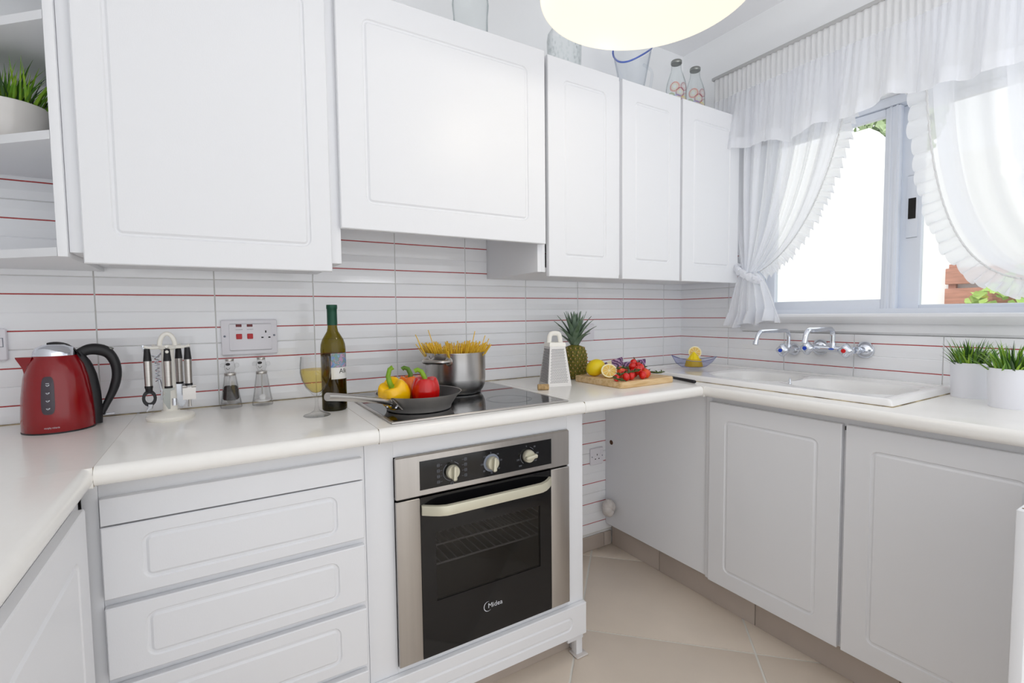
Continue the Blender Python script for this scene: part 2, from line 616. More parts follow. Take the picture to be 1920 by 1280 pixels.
# floor tiles laid on the diagonal, clipped to the room
def clip(poly, nx, ny, c):
    out = []
    for i in range(len(poly)):
        a, b = poly[i], poly[(i + 1) % len(poly)]
        da, db = a[0] * nx + a[1] * ny - c, b[0] * nx + b[1] * ny - c
        if da <= 0: out.append(a)
        if da * db < 0:
            t = da / (da - db)
            out.append((a[0] + (b[0] - a[0]) * t, a[1] + (b[1] - a[1]) * t))
    return out


q2 = math.sqrt(2)
GU, GV, gap = .5728, .619, .004
for iu in range(-7, 3):
    for iv in range(-6, 6):
        u0, u1 = -.535 + iu * GU + gap, -.535 + (iu + 1) * GU - gap
        v0, v1 = -.466 + iv * GV + gap, -.466 + (iv + 1) * GV - gap
        poly = [((a + b) / q2, (a - b) / q2) for a, b in ((u0, v0), (u0, v1), (u1, v1), (u1, v0))]
        for nx, ny, c in ((1, 0, -.002), (-1, 0, 2.75), (0, 1, -.002), (0, -1, 2.9)):
            if poly: poly = clip(poly, nx, ny, c)
        if len(poly) < 3: continue
        cx = sum(p[0] for p in poly) / len(poly); cy = sum(p[1] for p in poly) / len(poly)
        mb = MB()
        inn = [(p[0] + (cx - p[0]) * .006, p[1] + (cy - p[1]) * .006) for p in poly]
        mb.loops([[(x, y, -.003) for x, y in poly], [(x, y, -.0006) for x, y in poly], [(x, y, 0) for x, y in inn]], 0, cap0=False)
        mb.build('floor_tile', M['floor_tile'], FLOOR, org=(cx, cy, 0))

# wall tiles: four ribs each, red glaze in the two outer grooves
RIB = []
for k in range(4):
    a, b = H * k / 4, H * (k + 1) / 4
    for t, d in ((0.0, .0052), (.045, .0066), (.5, .0078), (.955, .0066)):
        z = a + (b - a) * t
        if k == 0 and t == 0: z, d = .0008, .0045
        RIB.append((z, d))
RIB.append((H - .0008, .0045))
_tile_cache = {}


def tile(parent, side, a0, a1, zrow, z0=None, z1=None):
    """side 'b': on the back wall from x=a0 to a1; side 'r': on the right wall from y=a0 to a1 (a0 > a1)"""
    zb = ZT0 + zrow * H
    lo = max(0, (z0 or -9) - zb); hi = min(H, (z1 or 99) - zb)
    w = abs(a1 - a0) - .0014
    key = (round(w, 4), round(lo, 4), round(hi, 4))
    if key not in _tile_cache:
        pr = []
        for j in range(len(RIB) - 1):
            (za, da), (zb_, db) = RIB[j], RIB[j + 1]
            if zb_ <= lo or za >= hi: continue
            for z, d in ((za, da), (zb_, db)):
                zc = min(max(z, lo), hi)
                dd = da + (db - da) * (zc - za) / (zb_ - za)
                if not pr or abs(pr[-1][0] - zc) > 1e-6: pr.append((zc, dd))
        # red stripes
        fin = []
        for zc, dd in pr:
            red = abs(zc - H / 4) < 1e-4 or abs(zc - 3 * H / 4) < 1e-4
            if red and lo < zc - .0018 and zc + .0018 < hi:
                fin += [(zc - .0017, dd + .0002, 1), (zc + .0017, dd + .0002, 0)]
            else:
                fin.append((zc, dd, 0))
        mb = MB()
        e = .0012
        for j in range(len(fin) - 1):
            za, da, rd = fin[j]
            zb2, db, _ = fin[j + 1]
            mb.add([(e, -da, za), (w - e, -da, za), (w - e, -db, zb2), (e, -db, zb2)], [(0, 1, 2, 3)], rd)
            mb.add([(0, 0, za), (e, -da, za), (e, -db, zb2), (0, 0, zb2)], [(0, 1, 2, 3)], 0)
            mb.add([(w - e, -da, za), (w, 0, za), (w, 0, zb2), (w - e, -db, zb2)], [(0, 1, 2, 3)], 0)
        z_, d_, _ = fin[0]
        mb.add([(0, 0, z_), (w, 0, z_), (w - e, -d_, z_), (e, -d_, z_)], [(0, 1, 2, 3)], 0)
        z_, d_, _ = fin[-1]
        mb.add([(0, 0, z_), (e, -d_, z_), (w - e, -d_, z_), (w, 0, z_)], [(0, 1, 2, 3)], 0)
        o = mb.build('tile', [M['tile'], M['red_line']], None, ang=12, recalc=False)
        _tile_cache[key] = o.data
    else:
        o = bpy.data.objects.new('tile', _tile_cache[key])
        COL.objects.link(o)
    o.parent = parent
    if side == 'b':
        o.location = (min(a0, a1) + .0007, -.0005, zb)
    else:
        o.location = (-.0005, max(a0, a1) - .0007, zb)
        o.rotation_euler = (0, 0, -pi / 2)
    return o


MB().box(XL, 0, -.0042, 0.0, .08, 1.735).build('grout_bed', M['grout'], WALLB)
MB().box(-.0042, 0, -2.6, 0.0, .9, 1.10).box(-.0042, 0, WY0 + .02, 0, 1.1, 1.735).build('grout_bed', M['grout'], WALLR)
JX = [-.1505 - k * .3 for k in range(0, 10)]
cols = [(-.002, JX[0])] + [(JX[i], JX[i + 1]) for i in range(9)] + [(JX[9], XL + .001)]
for row in range(4):
    for a, b in cols:
        if row == 3 and not (b < -1.2 and a > -1.96 or b < -2.5): continue
        tile(WALLB, 'b', a, b, row)
for row in range(-4, 0):
    for a, b in cols:
        if a <= -.45 and b >= -1.36 and a > -1.36: tile(WALLB, 'b', a, b, row)
JY = [-.3041 - k * .2887 for k in range(0, 8)]
rc = [(-.002, JY[0])] + [(JY[i], JY[i + 1]) for i in range(6)]
for a, b in rc:
    tile(WALLR, 'r', a, b, 0, z1=1.1)
for row in (1, 2, 3):
    tile(WALLR, 'r', -.002, JY[0], row)
    tile(WALLR, 'r', JY[0], -.405, row)
tile(WALLR, 'r', -.002, JY[0], 0, z0=1.101); tile(WALLR, 'r', JY[0], -.385, 0, z0=1.101)

# skirting of floor tiles on the back wall and plinths
x = -.62
sk = tag(MB().box(-1.4, XL + .6, -.009, 0, 0, .001).build('baseboard_back', M['floor_grout']), kind='structure')
for a, b in ((-.535, -.585), (-.585, -.905), (-.905, -1.225)):
    MB().box(a - .001, b + .001, -.010, -.0005, .0, .074, bev=.002).build('skirting_tile', M['plinth'], sk)

# ------------------------------------------------------------------ window, sill
win = MB().box(.035, .15, WY0 - .001, WY0 - .035, WZ0 + .001, WZ1 - .001).box(.035, .15, WY1 + .001, WY1 + .035, WZ0 + .001, WZ1 - .001)
win.box(.035, .15, WY0, WY1, WZ1 - .035, WZ1 - .001).box(.035, .15, WY0, WY1, WZ0 + .001, WZ0 + .02)
WIN = struct('window_1', win, M['alu'])


def sash(x, ya, yb, z0, z1, sl, sr, rb, rt):
    s_ = MB().box(x, x + .03, ya, ya - sl, z0, z1, bev=.003).box(x, x + .03, yb + sr, yb, z0, z1, bev=.003)
    s_.box(x + .002, x + .028, ya - sl, yb + sr, z0, z0 + rb, bev=.003).box(x + .002, x + .028, ya - sl, yb + sr, z1 - rt, z1, bev=.003)
    # fluted profile lines along the stiles
    s_.box(x - .003, x, yb + sr * .55, yb + sr * .7, z0, z1).box(x - .003, x, yb + sr * .15, yb + sr * .3, z0, z1)
    o = s_.build('sash_frame', M['alu'], WIN)
    MB().box(x + .012, x + .017, ya - sl + .002, yb + sr - .002, z0 + rb - .002, z1 - rt + .002).build('window_pane', M['pane'], o)
    return o


sash(.045, WY0 - .036, -.998, WZ0 + .016, 1.994, .045, .05, .042, .032)
s2 = sash(.085, -.985, WY1 + .036, WZ0 + .012, 1.994, .075, .05, .022, .032)
MB().box(.081, .085, -1.012, -1.05, 1.48, 1.72, bev=.002).build('latch_plate', M['alu'], s2)
MB().box(.079, .083, -1.019, -1.043, 1.553, 1.632).build('latch_recess', M['dark'], s2)
for z in (1.51, 1.69):
    MB().lathe([(.004, 0), (.004, .002), (.001, .003)], 8, (.0812, -1.031, z), ax='x').build('screw', M['bezel'], s2)
sill = MB()
sill.prism([(.03, 1.186), (-.042, 1.186), (-.048, 1.182), (-.05, 1.174), (-.046, 1.160), (-.034, 1.146), (-.024, 1.143), (-.022, 1.136), (-.022, 1.112), (-.012, 1.104), (-.001, 1.102), (-.0005, 1.184), (.03, 1.184)][:11] + [(-.001, 1.185), (.03, 1.185)], 'y', WY1 - .25, -.385)
struct('trim_1', sill, M['lam'], ang=25)

# ------------------------------------------------------------------ outside
struct('terrace_ground', MB().box(.2, 12, -9, 9, -.25, -.1), M['ground'])
hw = MB()
hw.prism([(4.5, -.1), (4.5, 2.95), (.44, 2.95), (.10, 2.53), (-3.6, 2.45), (-3.6, -.1)], 'x', 3.2, 3.4)
tag(hw.build('garden_wall', M['render']), 'white rendered garden wall with a sloping end seen through the window', 'wall')
fen = thing('slat_fence', 'red-brown wooden slat fence behind the ivy outside the window', 'fence', (3.1, -.25, -.1))
# stands just clear of the wall
for k in range(9):
    z = .05 + k * .17
    MB().box(3.12, 3.15, -.20, -3.0, z, z + .135, bev=.004).build('slat', M['slat'], fen)
for y in (-.24, -1.2, -2.2, -2.96):
    MB().box(3.15, 3.19, y - .025, y + .025, -.1, 1.58).build('post', M['slat'], fen)


def leaf_cloud(n, fn, size, name, mats, label, cat):
    mb = MB()
    for i in range(n):
        p, nrm = fn()
        s_ = size * random.uniform(.6, 1.25)
        a = Vector((random.uniform(-1, 1), random.uniform(-1, 1), random.uniform(-1, 1))).normalized()
        nrm = (nrm + a * .7).normalized()
        tx = nrm.cross(a).normalized(); ty = nrm.cross(tx)
        m = 1 if (len(mats) > 1 and random.random() < .12) else 0
        q = [p - tx * s_, p - tx * s_ * .35 + ty * s_ * .75 + nrm * s_ * .2, p + tx * s_, p - tx * s_ * .35 - ty * s_ * .75 + nrm * s_ * .2, p + nrm * s_ * -.1]
        mb.add(q, [(0, 1, 4), (1, 2, 4), (2, 3, 4), (3, 0, 4)], m)
    return tag(mb.build(name, mats, recalc=False, ang=180), label, cat, kind='stuff')


def ivy_pt():
    y = random.uniform(-2.6, -.36)
    top = 1.46 + .16 * math.sin(y * 5) + (.12 if y < -1.2 else 0)
    z = random.uniform(.3, top)
    return Vector((3.02 + random.uniform(-.10, .03), y, z)), Vector((-1, 0, .4))


leaf_cloud(2200, ivy_pt, .04, 'ivy', [M['ivy'], M['ivy_y']], 'green ivy with some yellow leaves climbing the slat fence', 'ivy')


def tree_pt():
    a = Vector((random.gauss(0, 1), random.gauss(0, 1), random.gauss(0, 1))).normalized() * random.uniform(.5, 1)
    return Vector((5.2 + a.x * .5, .95 + a.y * .45, 3.6 + a.z * .65)), a


tr = thing('garden_tree', 'leafy green tree showing over the white garden wall', 'tree', (5.2, .95, -.1))
lc = leaf_cloud(1800, tree_pt, .055, 'foliage', [M['tree']], None, None)
for k in ('label', 'category'):
    if k in lc: del lc[k]
for p in lc.data.vertices: p.co -= tr.location
lc.parent = tr
MB().tube([(5.2, .95, -.1), (5.22, .97, 1.5), (5.15, .95, 3.2)], [.14, .11, .05], 10).build('trunk', M['bark'], tr)


# ------------------------------------------------------------------ cabinets
def door_mb(w, h, t=.018, ix=.07, iz=.07, gw=.013, gd=.004):
    """routed door: x 0..w, z 0..h, front at y=0, back at y=t"""
    mb = MB()
    lo = []

    def L(i, j, y, r_):
        lo.append([(x, y, z) for x, z in rr(i, w - i, j, h - j, r_)])
    L(0, 0, t, .0012); L(0, 0, .0022, .0012); L(.0022, .0022, 0, .0012)
    L(ix, iz, 0, .022); L(ix + gw * .22, iz + gw * .22, gd, .02); L(ix + gw * .6, iz + gw * .6, gd, .012); L(ix + gw, iz + gw, .0003, .006)
    mb.loops(lo, 0)
    return mb


def door(name, parent, x0, x1, z0, z1, yf, ix=.07, iz=.07, face='b', label=None, **k):
    """face 'b': faces -Y, x0..x1 ; face 'r': faces -X, x0/x1 are y values (x0 > x1)"""
    w = abs(x1 - x0)
    mb = door_mb(w, z1 - z0, ix=ix, iz=iz, **k)
    if face == 'b':
        mb.xf(Matrix.Translation((min(x0, x1), yf, z0)))
        org = (min(x0, x1), yf, z0)
    elif face == 'r':
        mb.xf(Matrix.Translation((yf, x0, z0)) @ Matrix.Rotation(-pi / 2, 4, 'Z'))
        org = (yf, x0, z0)
    else:  # faces +X
        mb.xf(Matrix.Translation((yf, x1, z0)) @ Matrix.Rotation(pi / 2, 4, 'Z'))
        org = (yf, x1, z0)
    o = mb.build(name, M['lam'], parent, org=org, ang=30)
    if label: o['label'] = label
    return o


def panel(parent, x0, x1, y0, y1, z0, z1, name='panel', m='lam', bev=.001):
    return MB().box(x0, x1, y0, y1, z0, z1, bev=bev).build(name, M[m], parent)


UT = 2.115
YW = -.009     # tile face
# open end shelf
sh = thing('corner_shelf', 'white open end shelf beside the wide wall cupboard', 'shelf', (-2.70, -.02, 1.338))
panel(sh, -2.542, -2.5245, YW, -.42, 1.338, UT, 'side_panel')
for z in (1.3392, 1.5915, 1.8435, 2.096):
    MB().prism([(-2.5425, YW), (-2.5425, -.4195), (-2.98, -.02), (-2.98, YW)], 'z', z, z + .019).build('shelf_board', M['lam'], sh)

# wide wall cupboard
c1 = thing('wall_cupboard', 'wide white wall cupboard above the kettle', 'cupboard', (-2.23, -.02, 1.349))
for a, b, n in ((-2.5235, -2.496, 'side_panel'), (-1.968, -1.9355, 'side_panel')):
    panel(c1, a, b, YW, -.408, 1.349, UT, n)
panel(c1, -2.496, -1.968, YW, -.405, 1.349, 1.367, 'bottom_panel', 'lam_in')
panel(c1, -2.496, -1.968, YW, -.405, UT - .018, UT, 'top_panel', 'lam_in')
door('door', c1, -2.497, -1.9646, 1.3247, 2.118, -.4266, ix=.053, iz=.064)

# hood cupboard
c2 = thing('hood_cupboard', 'white flap cupboard hiding the extractor above the hob', 'cupboard', (-1.585, -.02, 1.56))
panel(c2, -1.9345, -1.2515, YW, -.405, 1.56, 1.578, 'bottom_panel', 'lam_in')
panel(c2, -1.9345, -1.2515, YW, -.405, UT - .018, UT, 'top_panel', 'lam_in')
panel(c2, -1.9345, -1.9165, YW, -.405, 1.578, UT - .018, 'side_panel', 'lam_in')
panel(c2, -1.2695, -1.2515, YW, -.405, 1.578, UT - .018, 'side_panel', 'lam_in')
door('flap_door', c2, -1.9375, -1.2322, 1.4482, 2.118, -.4266, ix=.072, iz=.074)

# narrow single and double cupboards
c3 = thing('wall_cupboard', 'narrow single-door white wall cupboard adjoining the hood flap', 'cupboard', (-1.05, -.02, 1.351))
c3['label'] = 'narrow single-door white wall cupboard adjoining the hood flap'
panel(c3, -1.2485, -1.2305, YW, -.3945, 1.351, UT, 'side_panel')
panel(c3, -1.2305, -1.215, -.37, -.3945, 1.351, UT, 'stile')
panel(c3, -.878, -.860, YW, -.3945, 1.351, UT, 'side_panel')
panel(c3, -1.2305, -.878, YW, -.39, 1.351, 1.369, 'bottom_panel', 'lam_in')
panel(c3, -1.2305, -.878, YW, -.39, UT - .018, UT, 'top_panel', 'lam_in')
door('door', c3, -1.2097, -.8662, 1.336, 2.118, -.4125, ix=.068, iz=.072)
c4 = thing('wall_cupboard', 'white double-door wall cupboard ending at the window curtain', 'cupboard', (-.47, -.02, 1.351))
panel(c4, -.859, -.841, YW, -.3945, 1.351, UT, 'side_panel')
panel(c4, -.105, -.087, YW, -.3945, 1.351, UT, 'side_panel')
panel(c4, -.513, -.495, YW, -.3945, 1.369, UT - .018, 'divider')
panel(c4, -.841, -.105, YW, -.39, 1.351, 1.369, 'bottom_panel', 'lam_in')
panel(c4, -.841, -.105, YW, -.39, UT - .018, UT, 'top_panel', 'lam_in')
door('door', c4, -.8486, -.5089, 1.336, 2.118, -.4125, ix=.066, iz=.072)
door('door', c4, -.4938, -.0965, 1.336, 2.118, -.4125, ix=.068, iz=.072)

# drawer unit
YF = -.57
du = thing('drawer_unit', 'white base unit with a stack of grooved drawers', 'drawers', (-2.2, -.3, .0))
panel(du, -2.472, -1.9295, YF, YF + .018, .10, .868, 'front_frame')
panel(du, -2.472, -2.454, YW, YF + .018, .10, .868, 'side_panel', 'lam_in')
panel(du, -1.9475, -1.9295, YW, YF + .018, .10, .868, 'side_panel', 'lam_in')
panel(du, -2.468, -1.9385, -.59, -.5705, .7745, .831, 'fascia_strip')
MB().box(-2.467, -1.9395, -.5725, -.5701, .7706, .7745).build('drawer_gap_shade', M['dark'], du)  # dark strip on the solid frame, painting the shade inside the drawer gap
for z0, z1 in ((.6177, .7705), (.4455, .5985), (.2735, .4265), (.1015, .2545)):
    door('drawer', du, -2.4695, -1.9375, z0, z1, -.59, ix=.066, iz=.026)
panel(du, -2.472, -1.93, -.52, -.50, 0, .099, 'plinth', 'plinth')

# oven housing
oh = thing('oven_housing', 'white base unit built around the oven', 'cabinet', (-1.56, -.3, .0))
panel(oh, -1.9285, -1.851, YF, YF + .018, .10, .868, 'front_frame')
panel(oh, -1.2545, -1.1875, YF, YF + .018, .06, .868, 'front_frame')
panel(oh, -1.851, -1.2545, YF, YF + .018, .811, .868, 'front_frame')
panel(oh, -1.851, -1.2545, YF, YF + .018, .10, .2175, 'front_frame')
panel(oh, -1.2055, -1.1875, YW - .06, YF + .0185, .0, .868, 'side_panel')
panel(oh, -1.9285, -1.9105, YW, YF + .0185, .10, .868, 'side_panel', 'lam_in')
door('drawer', oh, -1.925, -1.188, .088, .199, -.59, ix=.06, iz=.03, gw=.011)
panel(oh, -1.928, -1.208, -.52, -.50, 0, .087, 'plinth', 'plinth')
panel(oh, -1.2155, -1.1895, -.568, -.54, 0, .06, 'foot')
MB().box(-1.225, -1.175, -.585, -.535, 0, .006, bev=.003).build('foot_putty', M['foam'], oh)

# run under the left return worktop
lr = thing('base_cupboard', 'white base cupboard under the return worktop, beside the drawers', 'cupboard', (-2.75, -1.3, 0))
panel(lr, -2.518, -2.500, -.592, -2.3, .10, .868, 'front_frame')
panel(lr, -2.4995, -2.4725, -.553, -.5708, .10, .868, 'corner_filler')
panel(lr, -3.04, -2.518, -.60, -.618, .10, .868, 'side_panel', 'lam_in')
door('door', lr, -.643, -1.14, .12, .834, -2.480, face='l', ix=.07, iz=.07)
door('door', lr, -1.146, -1.64, .12, .834, -2.480, face='l', ix=.07, iz=.07)
panel(lr, -2.56, -2.54, -.61, -2.3, 0, .099, 'plinth', 'plinth')

# sink run
XS = -.595
su = thing('sink_unit', 'white base unit with two grooved doors under the sink', 'cabinet', (-.3, -.9, 0))
panel(su, -.575, -.557, -.010, -.622, .122, .868, 'blank_panel')
MB().lathe([(.011, -.0006), (.012, .0002), (.0115, .0008)], 16, (-.5752, -.052, .55), ax='x').build('pipe_hole', M['hole'], su)
panel(su, -.585, -.567, -.614, -.634, .122, .868, 'stile')
panel(su, -.577, -.559, -.634, -2.2, .80, .868, 'front_rail')
panel(su, -.577, -.559, -.634, -2.2, .12, .16, 'front_rail')
panel(su, -.577, -.559, -1.09, -1.15, .16, .80, 'stile')
panel(su, -.577, -.559, -1.59, -1.64, .16, .80, 'stile')
door('door', su, -.634, -1.1105, .123, .846, XS - .001, face='r', ix=.068, iz=.062)
door('door', su, -1.1225, -1.592, .123, .846, XS - .001, face='r', ix=.068, iz=.064)
MB().box(-.580, -.577, -1.113, -1.119, .826, .838).build('hinge_gap', M['dark'], su)
panel(su, -.022, -.014, -.03, -2.2, .12, .86, 'rear_panel', 'lam_in')
panel(su, -.557, -.03, -1.62, -1.638, .12, .868, 'divider', 'lam_in')
od = MB().box(-1.040, -.60, -1.598, -1.616, .125, .842, bev=.002)
od.build('open_door', M['lam'], su)
ch = MB()
for k in range(7):
    xx = -1.03 + k * .05 + random.uniform(-.01, .01)
    ch.box(xx, xx + .006, -1.603, -1.611, .8418, .8424)
ch.build('chipped_edge', M['joint'], su)['kind'] = 'stuff'
for a, b in ((-.012, -.33), (-.33, -.80), (-.80, -1.26), (-1.26, -1.72), (-1.72, -2.2)):
    MB().box(-.535, -.520, a - .0015, b + .0015, 0, .118, bev=.001).build('plinth_tile', M['plinth'], su)


# worktops with rounded front edge
def bull(d0, d1, z0=.8704, z1=ZW, n=7):
    """profile across depth: back d0, rounded front at d1 (d1 < d0)"""
    r_ = (z1 - z0) * .42
    pr = [(d0, z1), (d0, z0)]
    for i in range(n):
        a = -pi / 2 - (pi / 2) * i / (n - 1)
        pr.append((d1 + r_ + r_ * math.cos(a), z0 + r_ + r_ * math.sin(a)))
    for i in range(n):
        a = pi - (pi / 2) * i / (n - 1)
        pr.append((d1 + r_ + r_ * math.cos(a), z1 - r_ + r_ * math.sin(a)))
    return pr


YFW, XFW, XLW = -.640, -.640, -2.466
wt = MB().prism(bull(YW, YFW), 'x', -2.466, -1.9062)
tag(wt.build('worktop', M['top']), 'white worktop section holding the kettle, utensil stand and mills', 'worktop')
wt = MB().prism(bull(YW, YFW), 'x', -1.9052, -1.2305)
tag(wt.build('worktop', M['top']), 'white worktop section around the black hob', 'worktop')
wt = MB().prism(bull(YW, YFW), 'x', -1.2295, -.6405)
tag(wt.build('worktop', M['top']), 'white worktop section under the chopping board and grater', 'worktop')
# the return: extrude along y, front edge faces +X
wt = MB().prism([(XL + .001 if i < 2 else (2 * XLW - (p[0] - 0)), p[1]) for i, p in enumerate(bull(XL, XLW))], 'y', -2.3, YFW + .0005)
wt.box(XL + .001, -2.4665, YFW + .0005, YW, .8704, ZW)
tag(wt.build('worktop', M['top']), 'white return worktop in front of the open end shelf', 'worktop')
# sink run: front strip, back strip and both ends around the sink opening
SX0, SX1, SY0, SY1 = -.505, -.075, -.17, -1.19
wt = MB()
wt.prism(bull(SX0, XFW), 'y', -2.2, YFW - .0005)
wt.box(SX0, XFW + .001, YFW - .0005, YW, .8704, ZW)
wt.box(SX0, -.0095, SY0, YW, .8704, ZW)
wt.box(SX1, -.0095, SY1, SY0, .8704, ZW)
wt.box(SX0, -.0095, -2.2, SY1, .8704, ZW)
tag(wt.build('worktop', M['top']), 'white worktop section around the ceramic sink, under the window', 'worktop')
jt = []
for n_, (x0, x1, y0, y1) in enumerate(((-1.9062, -1.9052, -.635, -.012), (-1.2305, -1.2295, -.635, -.012), (-2.4665, -2.466, -.635, -.012))):
    b = MB().box(x0, x1, y0, y1, .872, ZW - .0003)
    b.build('joint_filler', M['joint'], bpy.data.objects[('worktop', 'worktop.001', 'worktop.003')[n_]])
for n_, (a, b) in (('worktop', (-2.46, -1.907)), ('worktop.001', (-1.904, -1.232)), ('worktop.002', (-1.229, -.645)), ('worktop.003', (-3.04, -2.467))):
    MB().box(a, b, -.0093, -.0125, ZW, ZW + .0025).build('sealant', M['seal'], bpy.data.objects[n_])

# ------------------------------------------------------------------ oven
ox0, ox1, oy = -1.8502, -1.2552, -.5836
ov = thing('built_in_oven', 'stainless steel built-in oven with black glass door', 'oven', (-1.5527, -.3, .215))
# cavity (open front)
MB().box(ox0 + .02, ox1 - .02, -.04, -.05, .25, .68).box(ox0 + .02, ox0 + .03, -.05, -.55, .25, .68).box(ox1 - .03, ox1 - .02, -.05, -.55, .25, .68) \
    .box(ox0 + .03, ox1 - .03, -.05, -.55, .25, .26).box(ox0 + .03, ox1 - .03, -.05, -.55, .67, .68).build('cavity', M['enamel'], ov)
MB().box(ox0 + .012, ox1 - .012, -.05, -.5515, .685, .806).build('control_box', M['dark'], ov)
for z in (.44, .50):
    rk = MB()
    rk.tube([(ox0 + .035, -.50, z), (ox1 - .035, -.50, z)], .003, 6)
    rk.tube([(ox0 + .035, -.10, z), (ox1 - .035, -.10, z)], .003, 6)
    for k in range(19):
        xx = ox0 + .05 + k * (ox1 - ox0 - .1) / 18
        rk.tube([(xx, -.10, z + .003), (xx, -.505, z + .003)], .0022, 5)
    rk.build('wire_rack', M['print_white'], ov)
cp = MB().box(ox0, ox1, oy, YF - .0006, .692, .8125, bev=.004)
cpo = cp.build('control_panel', M['steel_oven'], ov)
MB().box(-1.7812, -1.330, oy - .0012, oy, .7105, .7925).build('display_glass', M['blackgloss'], cpo)
yk = oy - .0012


def knob(x, z, rot, bezel):
    k = MB()
    k.lathe([(.019, 0), (.0205, .004), (.0195, .014), (.0175, .0165), (.001, .0165)], 28, (0, 0, 0))
    k.xf(Matrix.Rotation(pi / 2, 4, 'X'))
    g = MB().box(-.006, .006, -.029, -.014, -.0225, .020, bev=.0035)
    i0 = len(k.v)
    k.v += g.v; k.f += [tuple(i + i0 for i in q) for q in g.f]; k.m += g.m
    k.xf(Matrix.Translation((x, yk, z)) @ Matrix.Rotation(rot, 4, 'Y'))
    o = k.build('knob', M['champagne'], cpo)
    if bezel:
        MB().lathe([(.027, .001), (.027, -.0012), (.021, -.0018)], 32, (x, yk, z), ax='y').build('knob_bezel', M['bezel'], cpo)
    return o


knob(-1.6838, .7487, .05, False); knob(-1.5532, .7517, .08, True); knob(-1.4225, .7517, -1.68, False)
pm = MB()
yq = yk - .0006


def ring_arc(cx, cz, r_, a0, a1, w_=.0012, m=0, n=14):
    for i in range(n):
        b0, b1 = a0 + (a1 - a0) * i / n, a0 + (a1 - a0) * (i + 1) / n
        q = [(cx + rr_ * math.sin(b), yq, cz + rr_ * math.cos(b)) for rr_, b in ((r_, b0), (r_ + w_, b0), (r_ + w_, b1), (r_, b1))]
        pm.add(q, [(0, 1, 2, 3)], m)


ring_arc(-1.6838, .7487, .0265, pi * 1.05, pi * 1.8, m=0)
ring_arc(-1.6838, .7487, .0265, .3, .9, m=0)
ring_arc(-1.4225, .7517, .0265, pi * 1.2, pi * 1.6)
ring_arc(-1.4225, .7517, .0265, .3, .9)
for k in range(4):
    for sx in (-1, 1):
        cx, cz = -1.6838 + sx * .042 + (.002 if sx > 0 else 0), .7487 + (.024 - k * .016) + (.006 if sx > 0 else 0)
        if sx > 0: cz -= .001
        for a, b, c_, d in ((-.004, .004, .0031, .004), (-.004, .004, -.004, -.0031), (-.004, -.0031, -.004, .004), (.0031, .004, -.004, .004), (-.0022, .0022, -.0006, .0006)):
            pm.box(cx + a, cx + b, yq, yq - .0001, cz + c_, cz + d, 0)
        pm.box(cx - sx * .006, cx - sx * .012, yq, yq - .0001, cz - .0003, cz + .0003, 0)
cx, cz = -1.6838, .7137
pm.box(cx - .004, cx + .004, yq, yq - .0001, cz + .003, cz + .004).box(cx - .004, cx + .004, yq, yq - .0001, cz - .004, cz - .003)
pm.box(cx - .004, cx - .003, yq, yq - .0001, cz - .004, cz + .004).box(cx + .003, cx + .004, yq, yq - .0001, cz - .004, cz + .004)
pm.box(-1.6845, -1.6831, yq, yq - .0001, .778, .781)
for t_, a in (('0', 0), ('10', .7), ('20', 1.45), ('60', 2.3), ('90', 3.14), ('80', 3.95), ('100', 4.7), ('110', 5.5)):
    px, pz = -1.5532 + .034 * math.sin(a), .7517 + .031 * math.cos(a)
    text_on(pm, t_, .0075, lambda x_, y_, px=px, pz=pz: (px - .004 + x_, yq, pz - .003 + y_))
for t_, px, pz in (('0', -1.425, .783), ('50', -1.396, .778), ('100', -1.388, .756), ('150', -1.395, .733), ('200', -1.452, .724), ('250', -1.460, .744)):
    text_on(pm, t_, .0075, lambda x_, y_, px=px, pz=pz: (px - .004 + x_, yq, pz - .003 + y_))
pm.build('dial_markings', M['print_grey'], cpo, recalc=False)['kind'] = 'stuff'
# door
dz0, dz1 = .2185, .6885
dr = MB()
wx0, wx1, wz0, wz1 = -1.7362, -1.3750, .377, .579
dx0, dx1 = -1.7805, -1.331
dr.box(dx0, wx0, oy + .001, YF - .0006, dz0, dz1).box(wx1, dx1, oy + .001, YF - .0006, dz0, dz1)
dr.box(wx0, wx1, oy + .001, YF - .0006, dz0, wz0).box(wx0, wx1, oy + .001, YF - .0006, wz1, dz1)
dro = dr.build('oven_door', M['blackgloss'], ov)
MB().box(ox0, dx0 - .0006, oy, YF - .0006, dz0, dz1, bev=.002).build('steel_strip', M['steel_oven'], dro)
MB().box(dx1 + .0006, ox1, oy, YF - .0006, dz0, dz1, bev=.002).build('steel_strip', M['steel_oven'], dro)
MB().box(wx0, wx1, oy + .003, oy + .006, wz0, wz1).build('viewing_window', M['oven_glass'], dro)
hd = MB()
n = 22
lo = []
for i in range(n + 1):
    t = i / n
    xx = -1.778 + t * .445
    e = min(t, 1 - t) / .16
    bow = .040 * (math.sin(min(e, 1) * pi / 2)) + .004
    lo.append([(xx, oy - bow + .011, .668), (xx, oy - bow, .667), (xx, oy - bow - .002, .660), (xx, oy - bow - .001, .640), (xx, oy - bow + .010, .638)])
hd.loops(lo, 0)
hd.build('door_handle', M['champagne'], dro, ang=30)
lg = MB()
text_on(lg, 'Midea', .0215, lambda x_, y_: (-1.5715 + x_, oy + .0004, .3005 + y_))
